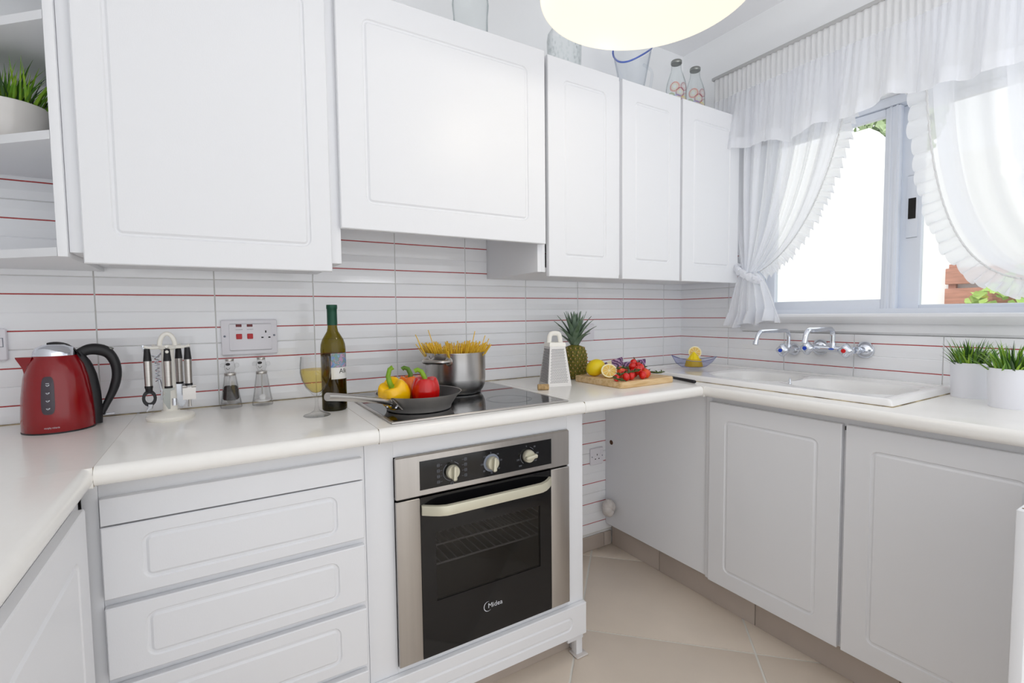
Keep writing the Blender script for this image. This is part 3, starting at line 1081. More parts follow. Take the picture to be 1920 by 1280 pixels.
for i in range(22):
    a0, a1 = 2.4 + i * .19, 2.4 + (i + 1) * .19
    w0, w1 = .0022 * math.sin(pi * i / 22) + .0003, .0022 * math.sin(pi * (i + 1) / 22) + .0003
    lg.add([(-1.5715 + (.0145) * math.sin(a0), oy + .0004, .3065 + .0155 * math.cos(a0)), (-1.5715 + (.0145 - w0) * math.sin(a0), oy + .0004, .3065 + (.0155 - w0) * math.cos(a0)),
            (-1.5715 + (.0145 - w1) * math.sin(a1), oy + .0004, .3065 + (.0155 - w1) * math.cos(a1)), (-1.5715 + .0145 * math.sin(a1), oy + .0004, .3065 + .0155 * math.cos(a1))], [(0, 1, 2, 3)])
lg.build('lettering', M['print_white'], dro, recalc=False)

# ------------------------------------------------------------------ hob
hx0, hx1, hy0, hy1 = -1.862, -1.272, -.603, -.052
ho = thing('ceramic_hob', 'black ceramic hob with steel rim set in the worktop', 'hob', (-1.567, -.33, ZW))
hb = MB()
hb.box(hx0, hx1, hy0, hy0 + .012, ZW, ZW + .006, bev=.0015).box(hx0, hx1, hy1 - .008, hy1, ZW, ZW + .006, bev=.0015)
hb.box(hx0, hx0 + .010, hy0 + .012, hy1 - .008, ZW, ZW + .006, bev=.0015).box(hx1 - .010, hx1, hy0 + .012, hy1 - .008, ZW, ZW + .006, bev=.0015)
hb.build('steel_rim', M['steel'], ho)
MB().box(hx0 + .0101, hx1 - .0101, hy0 + .0121, hy1 - .0081, ZW + .0002, ZW + .0055).build('glass_plate', M['blackglass'], ho)
for cx, cy, R_ in ((-1.727, -.447, .095), (-1.503, -.227, .10), (-1.42, -.47, .075), (-1.72, -.2, .07)):
    zr = MB()
    for R2 in (R_, R_ - .006):
        n = 48
        for i in range(n):
            a0, a1 = 2 * pi * i / n, 2 * pi * (i + 1) / n
            zr.add([(cx + q * math.cos(a), cy + q * math.sin(a), ZW + .0057) for q, a in ((R2, a0), (R2 + .001, a0), (R2 + .001, a1), (R2, a1))], [(0, 1, 2, 3)])
    zr.build('zone_ring', M['print_grey'], ho, recalc=False)
ZH = ZW + .006

# ------------------------------------------------------------------ pan, pot
pc = Vector((-1.727, -.446, ZH))
pan = thing('frying_pan', 'steel frying pan with long tubular handle on the hob', 'pan', pc)
MB().lathe([(.0001, 0), (.092, 0), (.097, .002), (.099, .010), (.104, .018), (.117, .037), (.1295, .0495), (.1305, .051), (.128, .0505), (.115, .036), (.1, .014), (.094, .0065), (.0001, .0055)], 64, pc).build('pan_body', M['pan_steel'], pan)
MB().lathe([(.0001, .0058), (.094, .0068), (.1, .0143), (.1147, .036), (.1272, .0502)], 64, pc, cap0=False, cap1=False).build('non_stick_lining', M['pan_in'], pan)
R_, F_ = Vector((.94, -.34, 0)), Vector((.34, .94, 0))
al = math.radians(50)
hd_ = (-R_ * math.cos(al) - F_ * math.sin(al)).normalized()
pts = [pc + hd_ * q + Vector((0, 0, z)) for q, z in ((.118, .034), (.135, .040), (.165, .0485), (.22, .062), (.30, .079), (.345, .0875))]
hm = MB().tube(pts, [.009, .0095, .009, .0093, .0102, .0108], 16, flat=.95)
hm.build('pan_handle', M['steel'], pan)
sd = Vector((-hd_.y, hd_.x, 0))
br = MB()
b0 = pc + hd_ * .1115 + Vector((0, 0, .026))
br.loops([[b0 - sd * .03 + Vector((0, 0, -.010)) - hd_ * .004, b0 + sd * .03 + Vector((0, 0, -.010)) - hd_ * .004, b0 + sd * .016 + hd_ * .018 + Vector((0, 0, .022)), b0 - sd * .016 + hd_ * .018 + Vector((0, 0, .022))],
          [b0 - sd * .03 + Vector((0, 0, -.010)) + hd_ * .001, b0 + sd * .03 + Vector((0, 0, -.010)) + hd_ * .001, b0 + sd * .016 + hd_ * .023 + Vector((0, 0, .022)), b0 - sd * .016 + hd_ * .023 + Vector((0, 0, .022))]])
br.build('handle_bracket', M['steel'], pan)
for a, z in ((-.016, -.004), (.016, -.004), (0.0, .002)):
    p = b0 + sd * a + hd_ * (.0055 + (z + .01) * .5) + Vector((0, 0, z))
    MB().ball(p, .004, seg=10, rings=6).build('rivet', M['chrome'], pan)

tc_ = Vector((-1.503, -.227, ZH))
pot = thing('steel_cooking_pot', 'tall stainless steel pot filled with spaghetti on the hob', 'pot', tc_)
MB().lathe([(.0001, 0), (.088, 0), (.093, .003), (.094, .008), (.100, .014), (.107, .03), (.1095, .055), (.110, .143), (.1115, .1475), (.1115, .149), (.108, .148), (.1075, .055), (.1, .02), (.0001, .012)], 72, tc_).build('pot_body', M['steel_pot'], pot)
for sg in (0, 1):
    ang = math.radians(50) + sg * pi
    d_ = -R_ * math.cos(ang) - F_ * math.sin(ang)
    s_ = Vector((-d_.y, d_.x, 0))
    hz = Vector((0, 0, .122))
    h = MB()
    w_ = .043
    h.tube(arc_path([tc_ + hz + s_ * -w_ + d_ * .100, tc_ + hz + s_ * -w_ + d_ * .138, tc_ + hz + s_ * w_ + d_ * .138, tc_ + hz + s_ * w_ + d_ * .100], .018), .0075, 12)
    ho_ = h.build('pot_handle', M['steel'], pot)
    for q in (-1, 1):
        c_ = tc_ + hz + s_ * (q * (w_ + .004)) + d_ * .1035
        mm = MB().lathe([(.0155, 0), (.0155, .002), (.013, .003), (.006, .0032), (.0055, .005), (.0001, .006)], 16)
        mm.xf(Matrix.Translation(c_) @ d_.to_track_quat('Z', 'Y').to_matrix().to_4x4())
        mm.build('handle_plate', M['steel'], ho_)
sp = MB()
for i in range(340):
    a = random.uniform(0, 2 * pi)
    r0 = .075 * math.sqrt(random.random())
    base = tc_ + Vector((r0 * math.cos(a) * .5, r0 * math.sin(a) * .5, .02))
    r1 = random.uniform(.075, .104)
    rim = tc_ + Vector((r1 * math.cos(a + random.uniform(-.5, .5)), r1 * math.sin(a + random.uniform(-.5, .5)), .146))
    d_ = (rim - base).normalized()
    L = random.uniform(.012, .042)
    tip = rim + d_ * L
    if tip.y > -.03: continue
    sp.tube([rim - d_ * .05, tip], .0019, 5)
for px, ln in ((-.095, .07), (-.06, .085), (.045, .078), (.075, .062), (.09, .05), (-.1, .05)):
    rim = tc_ + R_ * px * .95 + Vector((0, 0, .145)) + F_ * (-.03)
    sp.tube([rim - Vector((px * .2, 0, .08)), rim + R_ * px * .55 * ln / .07 + Vector((0, 0, ln))], .0016, 5)
tag(sp.build('spaghetti', M['pasta'], org=tc_), 'dry yellow spaghetti fanning out of the steel pot', 'pasta', kind='stuff')


# ------------------------------------------------------------------ peppers
def bell_pepper(loc, tilt, rz, R0, Hh, m, lobes, label, stem_m, stem_pts, sc=1.0):
    o = thing('bell_pepper', label, 'pepper', loc)
    ns, nr = 48, 22
    mb = MB()
    lo = []
    for j in range(nr + 1):
        t = j / nr
        ph = pi * t
        z = -math.cos(ph)
        rad = math.sin(ph) ** .62
        zz = Hh * (.5 + .5 * z) * 1.0
        if t > .8:  # sunken top
            zz -= Hh * .20 * ((t - .8) / .2) ** 1.5 * (1 if t < 1 else 1)
        rr_ = R0 * rad * (1.0 + .10 * (t - .5))
        l = []
        for i in range(ns):
            a = 2 * pi * i / ns
            k = 1 + .13 * rad * (abs(math.cos(a * lobes / 2)) - .6) * (.55 + .6 * t)
            top = Hh * .07 * abs(math.cos(a * lobes / 2)) * (math.exp(-((t - .83) / .13) ** 2))
            l.append((rr_ * k * math.cos(a), rr_ * k * math.sin(a), zz + top))
        lo.append(l)
    mb.loops(lo)
    rot = Matrix.Rotation(rz, 4, 'Z') @ tilt
    mb.xf(rot)
    zmin = min(p.z for p in mb.v)
    sh_ = Matrix.Translation((0, 0, -zmin))
    mb.xf(sh_)
    mb.build('flesh', m, o, world=False, ang=80)
    st_ = MB().tube(stem_pts, [.0085, .0075, .007, .0065, .0072][:len(stem_pts)], 10)
    st_.lathe([(.016, Hh * .80), (.014, Hh * .835), (.007, Hh * .86)], 10)
    st_.xf(sh_ @ rot)
    st_.build('stalk', stem_m, o, world=False, ang=80)
    return o


ZP = ZH + .0075
cl = lambda v: pc + R_ * v[0] + F_ * v[1] + Vector((0, 0, .0075))
camx = Matrix.Rotation(math.atan2(R_.y, R_.x), 4, 'Z')
hh = .088
bell_pepper(cl((-.060, -.035)), camx @ Matrix.Rotation(math.radians(30), 4, 'X') @ Matrix.Rotation(math.radians(-14), 4, 'Y'), 0, .044, .086, M['pep_y'], 4,
            'yellow bell pepper with curled stalk in the frying pan', M['stem'], [(0, 0, .066), (-.002, .004, .085), (-.002, .012, .102), (.006, .026, .115), (.016, .030, .117)])
bell_pepper(cl((.018, -.035)), camx @ Matrix.Rotation(math.radians(4), 4, 'X'), .5, .0415, .092, M['pep_r'], 3,
            'red bell pepper standing upright in the frying pan', M['stem'], [(0, 0, .072), (-.003, .004, .092), (-.010, .010, .108), (-.019, .017, .113), (-.026, .021, .108)])
bell_pepper(cl((-.025, .045)), camx @ Matrix.Rotation(math.radians(0), 4, 'X'), .2, .040, .088, M['pep_o'], 4,
            'orange bell pepper half hidden behind the yellow and red ones', M['stem_dk'], [(0, 0, .068), (.001, .003, .092), (-.006, .006, .108), (-.017, .010, .112), (-.023, .011, .107)])

# ------------------------------------------------------------------ kettle
kt = thing('electric_kettle', 'red electric kettle with black handle at the end of the worktop', 'kettle', (-2.606, -.144, ZW), .206)
kt.scale = (.715, .74, 1)
ke = MB()
KP = [(.0001, 0), (.100, 0), (.1025, .003), (.1025, .04), (.0985, .09), (.090, .14), (.079, .172), (.066, .190), (.062, .196)]
KX = -.012


def krad(z):
    for (r0, z0), (r1, z1) in zip(KP[1:], KP[2:]):
        if z0 <= z <= z1: return r0 + (r1 - r0) * (z - z0) / max(z1 - z0, 1e-6)
    return .06


ke.lathe(KP, 64, (KX, 0, 0))
# spout
lo = [[(-.073, -.03, .194), (-.073, .03, .194), (-.094, .022, .145), (-.094, -.022, .145)],
      [(-.098, -.016, .194), (-.098, .016, .194), (-.1, .010, .166), (-.1, -.010, .166)],
      [(-.117, -.002, .194), (-.117, .002, .194), (-.116, .001, .190), (-.116, -.001, .190)]]
ke.loops(lo)
ke.build('kettle_body', M['red_kettle'], kt, world=False, ang=50)
MB().lathe([(.103, 0), (.1035, .002), (.103, .004)], 64, (KX, 0, -.0002)).build('base_ring', M['black'], kt, world=False)
MB().lathe([(.0625, .1955), (.061, .205), (.053, .216), (.036, .2235), (.0001, .227)], 48, (KX, 0, 0)).build('lid', M['chrome'], kt, world=False)
lidb = MB()
lo = []
for i in range(13):
    t = i / 12
    a = pi * (.62 - .62 * t)
    x_ = KX + .058 * math.cos(a) + (.012 if t > .7 else 0) * (t - .7) / .3
    z_ = .199 + .0315 * math.sin(a) - (.004 * t if t > .8 else 0)
    w_ = .014 + .016 * math.sin(pi * min(1, .15 + t * .6))
    lo.append([(x_, -w_, z_ - .006), (x_, -w_ * .6, z_), (x_, w_ * .6, z_), (x_, w_, z_ - .006)])
lidb.loops(lo)
lidb.build('lid_strap', M['black'], kt, world=False, ang=60)
spn = MB()
lo = []
for i in range(17):
    t = i / 16
    z_ = .004 + .198 * t
    rr_ = krad(min(z_, .195)) + (.001 if z_ < .195 else -.002)
    w_ = .023 - .003 * t
    xx = KX + math.sqrt(max(rr_ ** 2 - w_ ** 2, 0))
    th = .021 + .004 * math.sin(pi * t)
    lo.append([(xx - .005, -w_, z_), (xx + th * .55, -w_ * .9, z_), (xx + th, -w_ * .45, z_), (xx + th, w_ * .45, z_), (xx + th * .55, w_ * .9, z_), (xx - .005, w_, z_)])
spn.loops(lo)
spn.build('handle_spine', M['black'], kt, world=False, ang=60)
hp = [(.052, 0, .196), (.078, 0, .206), (.108, 0, .206), (.138, 0, .195), (.157, 0, .166), (.160, 0, .130), (.148, 0, .094), (.128, 0, .060), (.108, 0, .028)]
hq = []
for i in range(len(hp) - 1):
    for k in range(4):
        t = k / 4
        p0, p1, p2, p3 = (Vector(hp[max(i - 1, 0)]), Vector(hp[i]), Vector(hp[i + 1]), Vector(hp[min(i + 2, len(hp) - 1)]))
        hq.append(.5 * ((2 * p1) + (-p0 + p2) * t + (2 * p0 - 5 * p1 + 4 * p2 - p3) * t * t + (-p0 + 3 * p1 - 3 * p2 + p3) * t ** 3))
hq.append(Vector(hp[-1]))
MB().tube(hq, [.0135 + .003 * math.sin(pi * min(1, i / len(hq) * 1.2)) - (.005 * max(0, i / len(hq) - .7) / .3) for i in range(len(hq))], 14).build('handle', M['black'], kt, world=False)
MB().ball((.139, -.002, .2065), .017, .0085, .005, 14, 8).xf(Matrix.Identity(4)).build('handle_inlay', M['silvercap'], kt, world=False)
MB().box(.118, .148, -.012, .006, .024, .0285, bev=.0018).build('switch_lever', M['chrome'], kt, world=False)


def on_kettle(a_, z, off=.0012):
    q = krad(z) + off
    return (KX + q * math.sin(a_), -q * math.cos(a_), z)


gw = MB()
outl = rr(-.26, .08, .052, .142, .02)
gw_l = []
for s_ in (1.0, .86):
    cxm, czm = -.09, .097
    gw_l.append([on_kettle(cxm + (x_ - cxm) * s_, czm + (z_ - czm) * (s_ if s_ < 1 else 1), .0012) for x_, z_ in [(q[0], q[1]) for q in rr(-.36, .02, .048, .148, .019)]])
# pill shape in angle/height space
pill = []
for i in range(40):
    a = 2 * pi * i / 40
    ca, sa = math.cos(a), math.sin(a)
    px = .0182 * (abs(ca) ** .55) * (1 if ca > 0 else -1)
    pz = .0475 * (abs(sa) ** .42) * (1 if sa > 0 else -1)
    pill.append((px, pz))
A0, Z0 = -.27, .098
lo = []
for s_ in (1.0, .66, .33, .02):
    lo.append([on_kettle(A0 + px * s_ / .098, Z0 + pz * s_, .0016) for px, pz in pill])
MB().loops(lo, cap0=False).build('water_gauge', M['kettle_win'], kt, world=False, recalc=False, ang=80)
cm = MB()
for k in range(4):
    z0_ = .066 + k * .0195
    for sgn in (1,):
        for i in range(8):
            a = pi + pi * i / 7
            if i < 7:
                b = pi + pi * (i + 1) / 7
                cm.add([on_kettle(A0 + q * math.cos(x_) / .098, z0_ + q * .8 * math.sin(x_), .0022) for q, x_ in ((.0028, a), (.0042, a), (.0042, b), (.0028, b))], [(0, 1, 2, 3)])
    for x0_, x1_, h_ in ((-.0055, -.0035, .0003), (-.0035, .0035, .0003), (.0035, .0056, .0012)):
        cm.add([on_kettle(A0 + x_ / .098, z0_ + z_, .0022) for x_, z_ in ((x0_, -h_), (x1_, -h_), (x1_, h_), (x0_, h_))], [(0, 1, 2, 3)])
cm.add([on_kettle(A0 + x_ / .098, .1285 + z_, .0022) for x_, z_ in ((-.005, -.0005), (.005, -.0005), (.005, .0007), (-.005, .0007))], [(0, 1, 2, 3)])
cm.build('cup_marks', M['print_white'], kt, world=False, recalc=False)
kl = MB()
text_on(kl, 'morphy richards', .0062, lambda x_, y_: on_kettle(-.40 + x_ / .1025, .0145 + y_, .0009))
kl.build('lettering', M['print_white'], kt, world=False, recalc=False)

# ------------------------------------------------------------------ utensil stand
us_c = Vector((-2.372, -.155, ZW))
RU, FU = Vector((.997, .072, 0)), Vector((-.072, .997, 0))
us = thing('utensil_stand', 'cream plastic utensil stand with hanging hooks', 'stand', us_c)
MB().lathe([(.0001, 0), (.056, 0), (.059, .004), (.059, .010), (.054, .014), (.026, .020), (.021, .024), (.0001, .024)], 48, us_c).build('base', M['cream'], us)
MB().lathe([(.0180, .022), (.0165, .06), (.0155, .192), (.016, .2)], 32, us_c).build('post', M['cream'], us)
tp = MB().lathe([(.016, .199), (.023, .202), (.024, .206), (.019, .211), (.0001, .213)], 32, us_c)
ARMS = [(196, 0), (268, 0), (342, 0), (58, 0), (128, 0)]
hooks = []
for a, _ in ARMS:
    d_ = RU * math.cos(math.radians(a)) + FU * math.sin(math.radians(a))
    tp.tube([us_c + d_ * .015 + Vector((0, 0, .206)), us_c + d_ * .046 + Vector((0, 0, .206)), us_c + d_ * .056 + Vector((0, 0, .211))], .0042, 8)
    hooks.append((d_, us_c + d_ * .049 + Vector((0, 0, .2))))
tp.tube([us_c + RU * (.018 * math.cos(pi * i / 14)) * (1.0) + Vector((0, 0, .211 + .034 * math.sin(pi * i / 14))) for i in range(15)], .0062, 10)
tp.build('hook_plate', M['cream'], us)
TL = [('bottle_opener', 'steel-handled bottle opener with black jaw hung on the cream stand', 'opener'),
      ('can_opener', 'steel-handled tin opener with flat blade hung at the front of the stand', 'tin opener'),
      ('apple_corer', 'steel-handled tool with a square metal end hung beside the mills', 'corer'),
      ('spreading_knife', 'steel-handled spreading knife hung behind the cream post', 'knife'),
      ('kitchen_tongs', 'shiny metal corkscrew hung behind the bottle opener', 'corkscrew')]
for i, ((d_, hk), (nm, lb, ct)) in enumerate(zip(hooks, TL)):
    o = thing(nm, lb, ct, hk - Vector((0, 0, .17)))
    X_ = RU; Zv = Vector((0, 0, 1)); Yv = FU
    P = lambda x_, y_, z_, hk=hk: hk + X_ * x_ + Yv * y_ + Zv * z_
    if i == 4:
        o.name = 'corkscrew'
        cs = MB()
        cs.tube([P(-.028, 0, .012), P(-.026, 0, -.004), P(-.012, 0, -.018), P(.004, 0, -.022), P(.016, 0, -.012), P(.02, 0, .012)], .003, 8)
        cs.build('lever', M['chrome'], o)
        hx = MB()
        hx.tube([P(.004 + .0055 * math.cos(k * .9), .0055 * math.sin(k * .9), -.022 - k * .0016) for k in range(46)], .0016, 6)
        hx.tube([P(.008, 0, -.09), P(.014, 0, -.12), P(.012, 0, -.15)], [.004, .006, .003], 8)
        hx.build('screw_spiral', M['chrome'], o)
        continue
    w_ = .0098
    MB().tube([P(0, 0, .004), P(0, 0, -.012), P(0, 0, -.03)], [.007, .0082, w_], 14).build('hanging_cap', M['black'], o)
    MB().tube([P(0, 0, -.03), P(0, 0, -.10)], [w_, w_ * .93], 16).build('grip', M['steel'], o)
    MB().tube([P(0, 0, -.10), P(0, 0, -.106)], [w_, w_], 14).build('collar', M['black'], o)
    if i == 0:
        h = MB()
        n = 20
        for k in range(n):
            a0, a1 = 2 * pi * k / n, 2 * pi * (k + 1) / n
            q = lambda a, r_: P(r_ * .72 * math.sin(a), 0, -.135 + r_ * math.cos(a))
            h.loops([[q(a0, .013), q(a0, .0235), q(a0, .0235) + Yv * .004, q(a0, .013) + Yv * .004], [q(a1, .013), q(a1, .0235), q(a1, .0235) + Yv * .004, q(a1, .013) + Yv * .004]])
        h.tube([P(0, .002, -.104), P(0, .002, -.118)], [.009, .008], 8)
        h.build('opener_ring', M['black'], o)
        MB().tube([P(.002, .002, -.152), P(.001, .002, -.162), P(-.008, .002, -.172)], [.007, .006, .002], 8).build('piercer', M['chrome'], o)
    elif i == 1:
        h = MB()
        poly = [(-.012, -.106), (.014, -.106), (.014, -.112), (.004, -.114), (.002, -.165), (-.003, -.165), (-.013, -.145), (-.015, -.128), (-.008, -.120), (-.014, -.112)]
        h.loops([[P(x_, -.002, z_) for x_, z_ in poly], [P(x_, .001, z_) for x_, z_ in poly]])
        h.build('opener_blade', M['silvercap'], o)
        MB().lathe([(.006, 0), (.006, .02)], 12).xf(Matrix.Translation(P(.012, -.005, -.155))).build('cutting_wheel', M['chrome'], o)
        MB().ball(P(0, -.0095, -.004), .0045, seg=10, rings=6).build('hook_end', M['cream'], o)
    elif i == 2:
        h = MB()
        h.loops([[P(-.016, -.001, -.112), P(.016, -.001, -.112), P(.016, -.001, -.148), P(-.016, -.001, -.148)], [P(-.016, .001, -.112), P(.016, .001, -.112), P(.016, .001, -.148), P(-.016, .001, -.148)]])
        h.tube([P(-.016, 0, -.110), P(-.004, 0, -.110)], .004, 8).tube([P(.006, 0, -.110), P(.017, 0, -.110)], .004, 8)
        h.tube([P(0, 0, -.148), P(0, 0, -.168)], [.0035, .005], 8)
        h.build('square_head', M['steel'], o)
    else:
        poly = [(-.010, -.106), (.012, -.106), (.012, -.165), (.004, -.178), (-.004, -.172), (-.009, -.15)]
        MB().loops([[P(x_, -.0006, z_) for x_, z_ in poly], [P(x_, .0006, z_) for x_, z_ in poly]]).build('blade', M['blade'], o)


# ------------------------------------------------------------------ mills
def mill(c, nm, lb, salt):
    o = thing(nm, lb, 'mill', c)
    c = Vector(c)
    o.scale = (.88, .88, 1)
    MB().lathe([(.0001, .0005), (.035, .0005), (.0355, .006), (.0345, .012), (.030, .035), (.026, .06), (.0205, .095), (.019, .104), (.0175, .104), (.019, .094), (.0245, .06), (.0285, .035), (.0325, .014), (.0001, .012)], 12, c).build('clear_body', M['acrylic'], o, ang=20)
    MB().lathe([(.0185, .103), (.0192, .104), (.0192, .111), (.0185, .112)], 28, c).build('steel_collar', M['steel'], o)
    hd2 = MB().lathe([(.0001, .1125), (.014, .1125), (.0135, .118), (.0175, .126), (.0178, .134), (.0145, .144), (.013, .150), (.0001, .150)], 24, c)
    for s_ in (-1, 1):
        hd2.ball(c + R_ * (s_ * .023) + Vector((0, 0, .136)), .0085, .006, .0075, 12, 8)
    hd2.build('grinder_head', M['acrylic'], o)
    MB().lathe([(.0138, .150), (.0142, .151), (.0142, .156), (.0132, .1575), (.0001, .1575)], 24, c).build('steel_cap', M['steel'], o)
    MB().ball(c - F_ * .0170 + Vector((0, 0, .1405)), .0075, .003, .0045, 12, 8).build('nose', M['black'], o)
    mth = MB().tube([c - F_ * (.0178 - abs(k - 3) * .0006) + R_ * (.0022 * (k - 3)) + Vector((0, 0, .124 + .0006 * (k - 3) ** 2)) for k in range(7)], .0007, 5)
    mth.build('mouth', M['pepper'], o)
    if salt:
        MB().lathe([(.0024, .03), (.0024, .118)], 10, c).build('spindle', M['steel'], o)
        MB().ball(c + Vector((0, 0, .0255)), .0125, .0125, .0105, 16, 10).build('grinder_ball', M['salt'], o)
        MB().lathe([(.0001, .013), (.027, .013), (.0275, .018), (.0001, .019)], 24, c).build('salt_layer', M['salt'], o)
    else:
        MB().lathe([(.0001, .026), (.0235, .026), (.0265, .03), (.0245, .058), (.022, .066), (.018, .070), (.010, .067), (.0001, .069)], 28, c).build('peppercorns', M['pepper'], o)['kind'] = 'stuff'
        MB().lathe([(.009, .012), (.016, .024), (.0001, .0255)], 16, c).build('grinding_cup', M['steel'], o)
        MB().lathe([(.0024, .07), (.0024, .118)], 10, c).build('spindle', M['whiteplastic'], o)


mill((-2.218, -.062, ZW), 'pepper_mill', 'clear acrylic pepper mill half full of black peppercorns', False)
mill((-2.128, -.066, ZW), 'salt_mill', 'clear acrylic salt mill with a white ball and steel rod inside', True)


# ------------------------------------------------------------------ sockets and switches
def plate(nm, lb, ct, x0, x1, z0, z1, d=.014):
    o = thing(nm, lb, ct, ((x0 + x1) / 2, YW, (z0 + z1) / 2))
    MB().box(x0, x1, YW + .0005, YW - d, z0, z1, bev=.004).build('face_plate', M['whiteplastic'], o)
    return o, YW - d


def sock_holes(o, cx, cz, y, k=1.0):
    h = MB().box(cx - .002 * k, cx + .002 * k, y + .001, y - .0004, cz + .009 * k, cz + .0165 * k)
    for s_ in (-1, 1):
        h.box(cx + s_ * .0105 * k - .0033 * k, cx + s_ * .0105 * k + .0033 * k, y + .001, y - .0004, cz - .0085 * k, cz - .0045 * k)
    h.build('socket_holes', M['dark'], o)


ck, y = plate('cooker_switch', 'white cooker control plate with red switches and a socket', 'socket', -2.2378, -2.0728, 1.0745, 1.192)
y -= .0
MB().box(-2.215, -2.09, y + .001, y - .003, 1.09, 1.178, bev=.002).build('raised_panel', M['whiteplastic'], ck)
y -= .003
for cx in (-2.187, -2.155):
    MB().box(cx - .0085, cx + .0085, y + .001, y - .001, 1.168, 1.1765, bev=.0008).build('neon_lamp', M['neon'], ck)
    MB().box(cx - .0085, cx + .0085, y + .001, y - .004, 1.128, 1.145, bev=.0012).build('rocker', M['redplastic'], ck)
sock_holes(ck, -2.108, 1.138, y, 1.0)
tx = MB()
for s_, cx in (('COOKER', -2.1965), ('SOCKET', -2.1635)):
    text_on(tx, s_, .0050, lambda a, b, cx=cx: (cx + a, y - .0003, 1.1575 + b))
tx.build('lettering', M['print_grey'], ck, recalc=False)
for cx in (-2.228, -2.0825):
    MB().lathe([(.0035, 0), (.0035, .0015), (.002, .002), (.0001, .0012)], 12).xf(Matrix.Translation((cx, YW - .014, 1.138)) @ Matrix.Rotation(pi / 2, 4, 'X')).build('screw', M['bezel'], ck)
ls, y = plate('double_socket', 'white socket plate behind the spout of the red kettle', 'socket', -2.884, -2.738, 1.089, 1.177)
MB().box(-2.757, -2.745, y + .001, y - .003, 1.128, 1.150, bev=.001).build('rocker', M['whiteplastic'], ls)
MB().box(-2.7585, -2.7435, y + .0008, y - .0002, 1.1265, 1.1515).build('rocker_gap', M['bezel'], ls)
sock_holes(ls, -2.79, 1.13, y, 1.0)
sw, y = plate('fused_switch', 'white switch plate on the tiles behind the pineapple leaves', 'switch', -.739, -.655, 1.066, 1.1485, .010)
MB().box(-.717, -.703, y + .001, y - .003, 1.092, 1.112, bev=.001).build('rocker', M['whiteplastic'], sw)
MB().box(-.7185, -.7015, y + .0008, y - .0002, 1.0905, 1.1135).build('rocker_gap', M['print_white'], sw)
MB().box(-.717, -.702, y + .001, y - .0015, 1.124, 1.128).build('fuse_slot', M['print_white'], sw)
us2, y = plate('wall_socket', 'white single socket low on the tiles beside the oven unit', 'socket', -.681, -.5975, .4385, .525, .010)
sock_holes(us2, -.639, .476, y, 1.1)
MB().box(-.6165, -.6045, y + .001, y - .003, .490, .512, bev=.001).build('rocker', M['whiteplastic'], us2)
for cx in (-.672, -.606):
    MB().lathe([(.003, 0), (.003, .001), (.0001, .0008)], 10).xf(Matrix.Translation((cx, y, .482)) @ Matrix.Rotation(pi / 2, 4, 'X')).build('screw', M['bezel'], us2)
wad = MB()
for k in range(9):
    a = k * 2.4
    wad.ball((-.606 + .012 * math.cos(a), -.066 + .026 * math.sin(a * 1.3), .226 + .020 * math.sin(a)), .024, .027, .026, 12, 8)
tag(wad.build('pipe_wadding', M['foam']), 'clump of off-white wadding plugging a hole in the blank panel', 'wadding')

# ------------------------------------------------------------------ wine bottle and glass
bc = Vector((-1.944, -.290, ZW))
bt = thing('wine_bottle', 'olive-green wine bottle with green foil and picture label', 'bottle', bc)
BP = [(.0001, .006), (.025, .002), (.033, 0), (.0365, .004), (.0368, .012), (.0368, .188), (.0355, .203), (.031, .218), (.023, .232), (.0165, .243), (.0143, .255), (.0140, .300), (.0140, .322), (.0001, .322)]
MB().lathe(BP, 48, bc).build('bottle_glass', M['bottle'], bt)
MB().lathe([(.0001, .004), (.034, .005), (.0345, .172), (.0001, .172)], 40, bc).build('wine', clear('bottled_wine', (176, 160, 90), (130, 116, 50), 0.1), bt)
MB().lathe([(.0001, .003), (.0348, .003), (.0348, .014), (.026, .026), (.0001, .034)], 40, bc).build('punt', M['bottle_base'], bt)
MB().lathe([(.0151, .262), (.0149, .300), (.0151, .311), (.0162, .3125), (.0162, .321), (.0155, .3245), (.0001, .3248)], 36, bc).build('foil_capsule', M['capsule'], bt)
va = math.atan2(bc.x + 2.2488, bc.y + 1.86)   # direction from camera


def on_bottle(a, z, off=.0004):
    """a: angle to the right of the side that faces the room's open end"""
    d_ = Vector((math.sin(va + pi - a), math.cos(va + pi - a), 0))
    return bc + d_ * (.0368 + off) + Vector((0, 0, z))


lb_ = MB().grid(lambda p, q: on_bottle(-.20 + 2.0 * p, .098 + .079 * q), 28, 2)
lb_.build('paper_label', M['label'], bt, recalc=False)
tx = MB()
text_on(tx, 'Alk', .021, lambda a, b: on_bottle(.42 + a / .0368, .1155 + b, .0008))
tx.build('lettering', M['black'], bt, recalc=False)

gc = Vector((-2.008, -.360, ZW))
wg = thing('wine_glass', 'stemmed wine glass holding white wine beside the bottle', 'glass', gc)
GP = [(.0001, .0005), (.036, .0005), (.0375, .0015), (.036, .003), (.020, .008), (.008, .016), (.0048, .028), (.0042, .045), (.0055, .058), (.014, .067), (.028, .083), (.038, .105), (.0425, .128), (.042, .150), (.0395, .1735), (.0385, .1735), (.041, .150), (.0413, .128), (.0368, .106), (.0268, .085), (.013, .070), (.0001, .0665)]
MB().lathe(GP, 48, gc).build('glass_bowl', M['glass'], wg)
MB().lathe([(.0001, .0672), (.0127, .0707), (.0264, .0856), (.0364, .1064), (.0409, .128), (.0409, .1365), (.0001, .1365)], 48, gc).build('wine', M['wine'], wg)

# ------------------------------------------------------------------ grater, cork
gr_c = Vector((-1.081, -.268, ZW))
gr = thing('box_grater', 'steel box grater with white plastic handle beside the pineapple', 'grater', gr_c, math.atan2(-.2, .979))
bw, bd, tw, td, gh = .0515, .047, .033, .028, .163


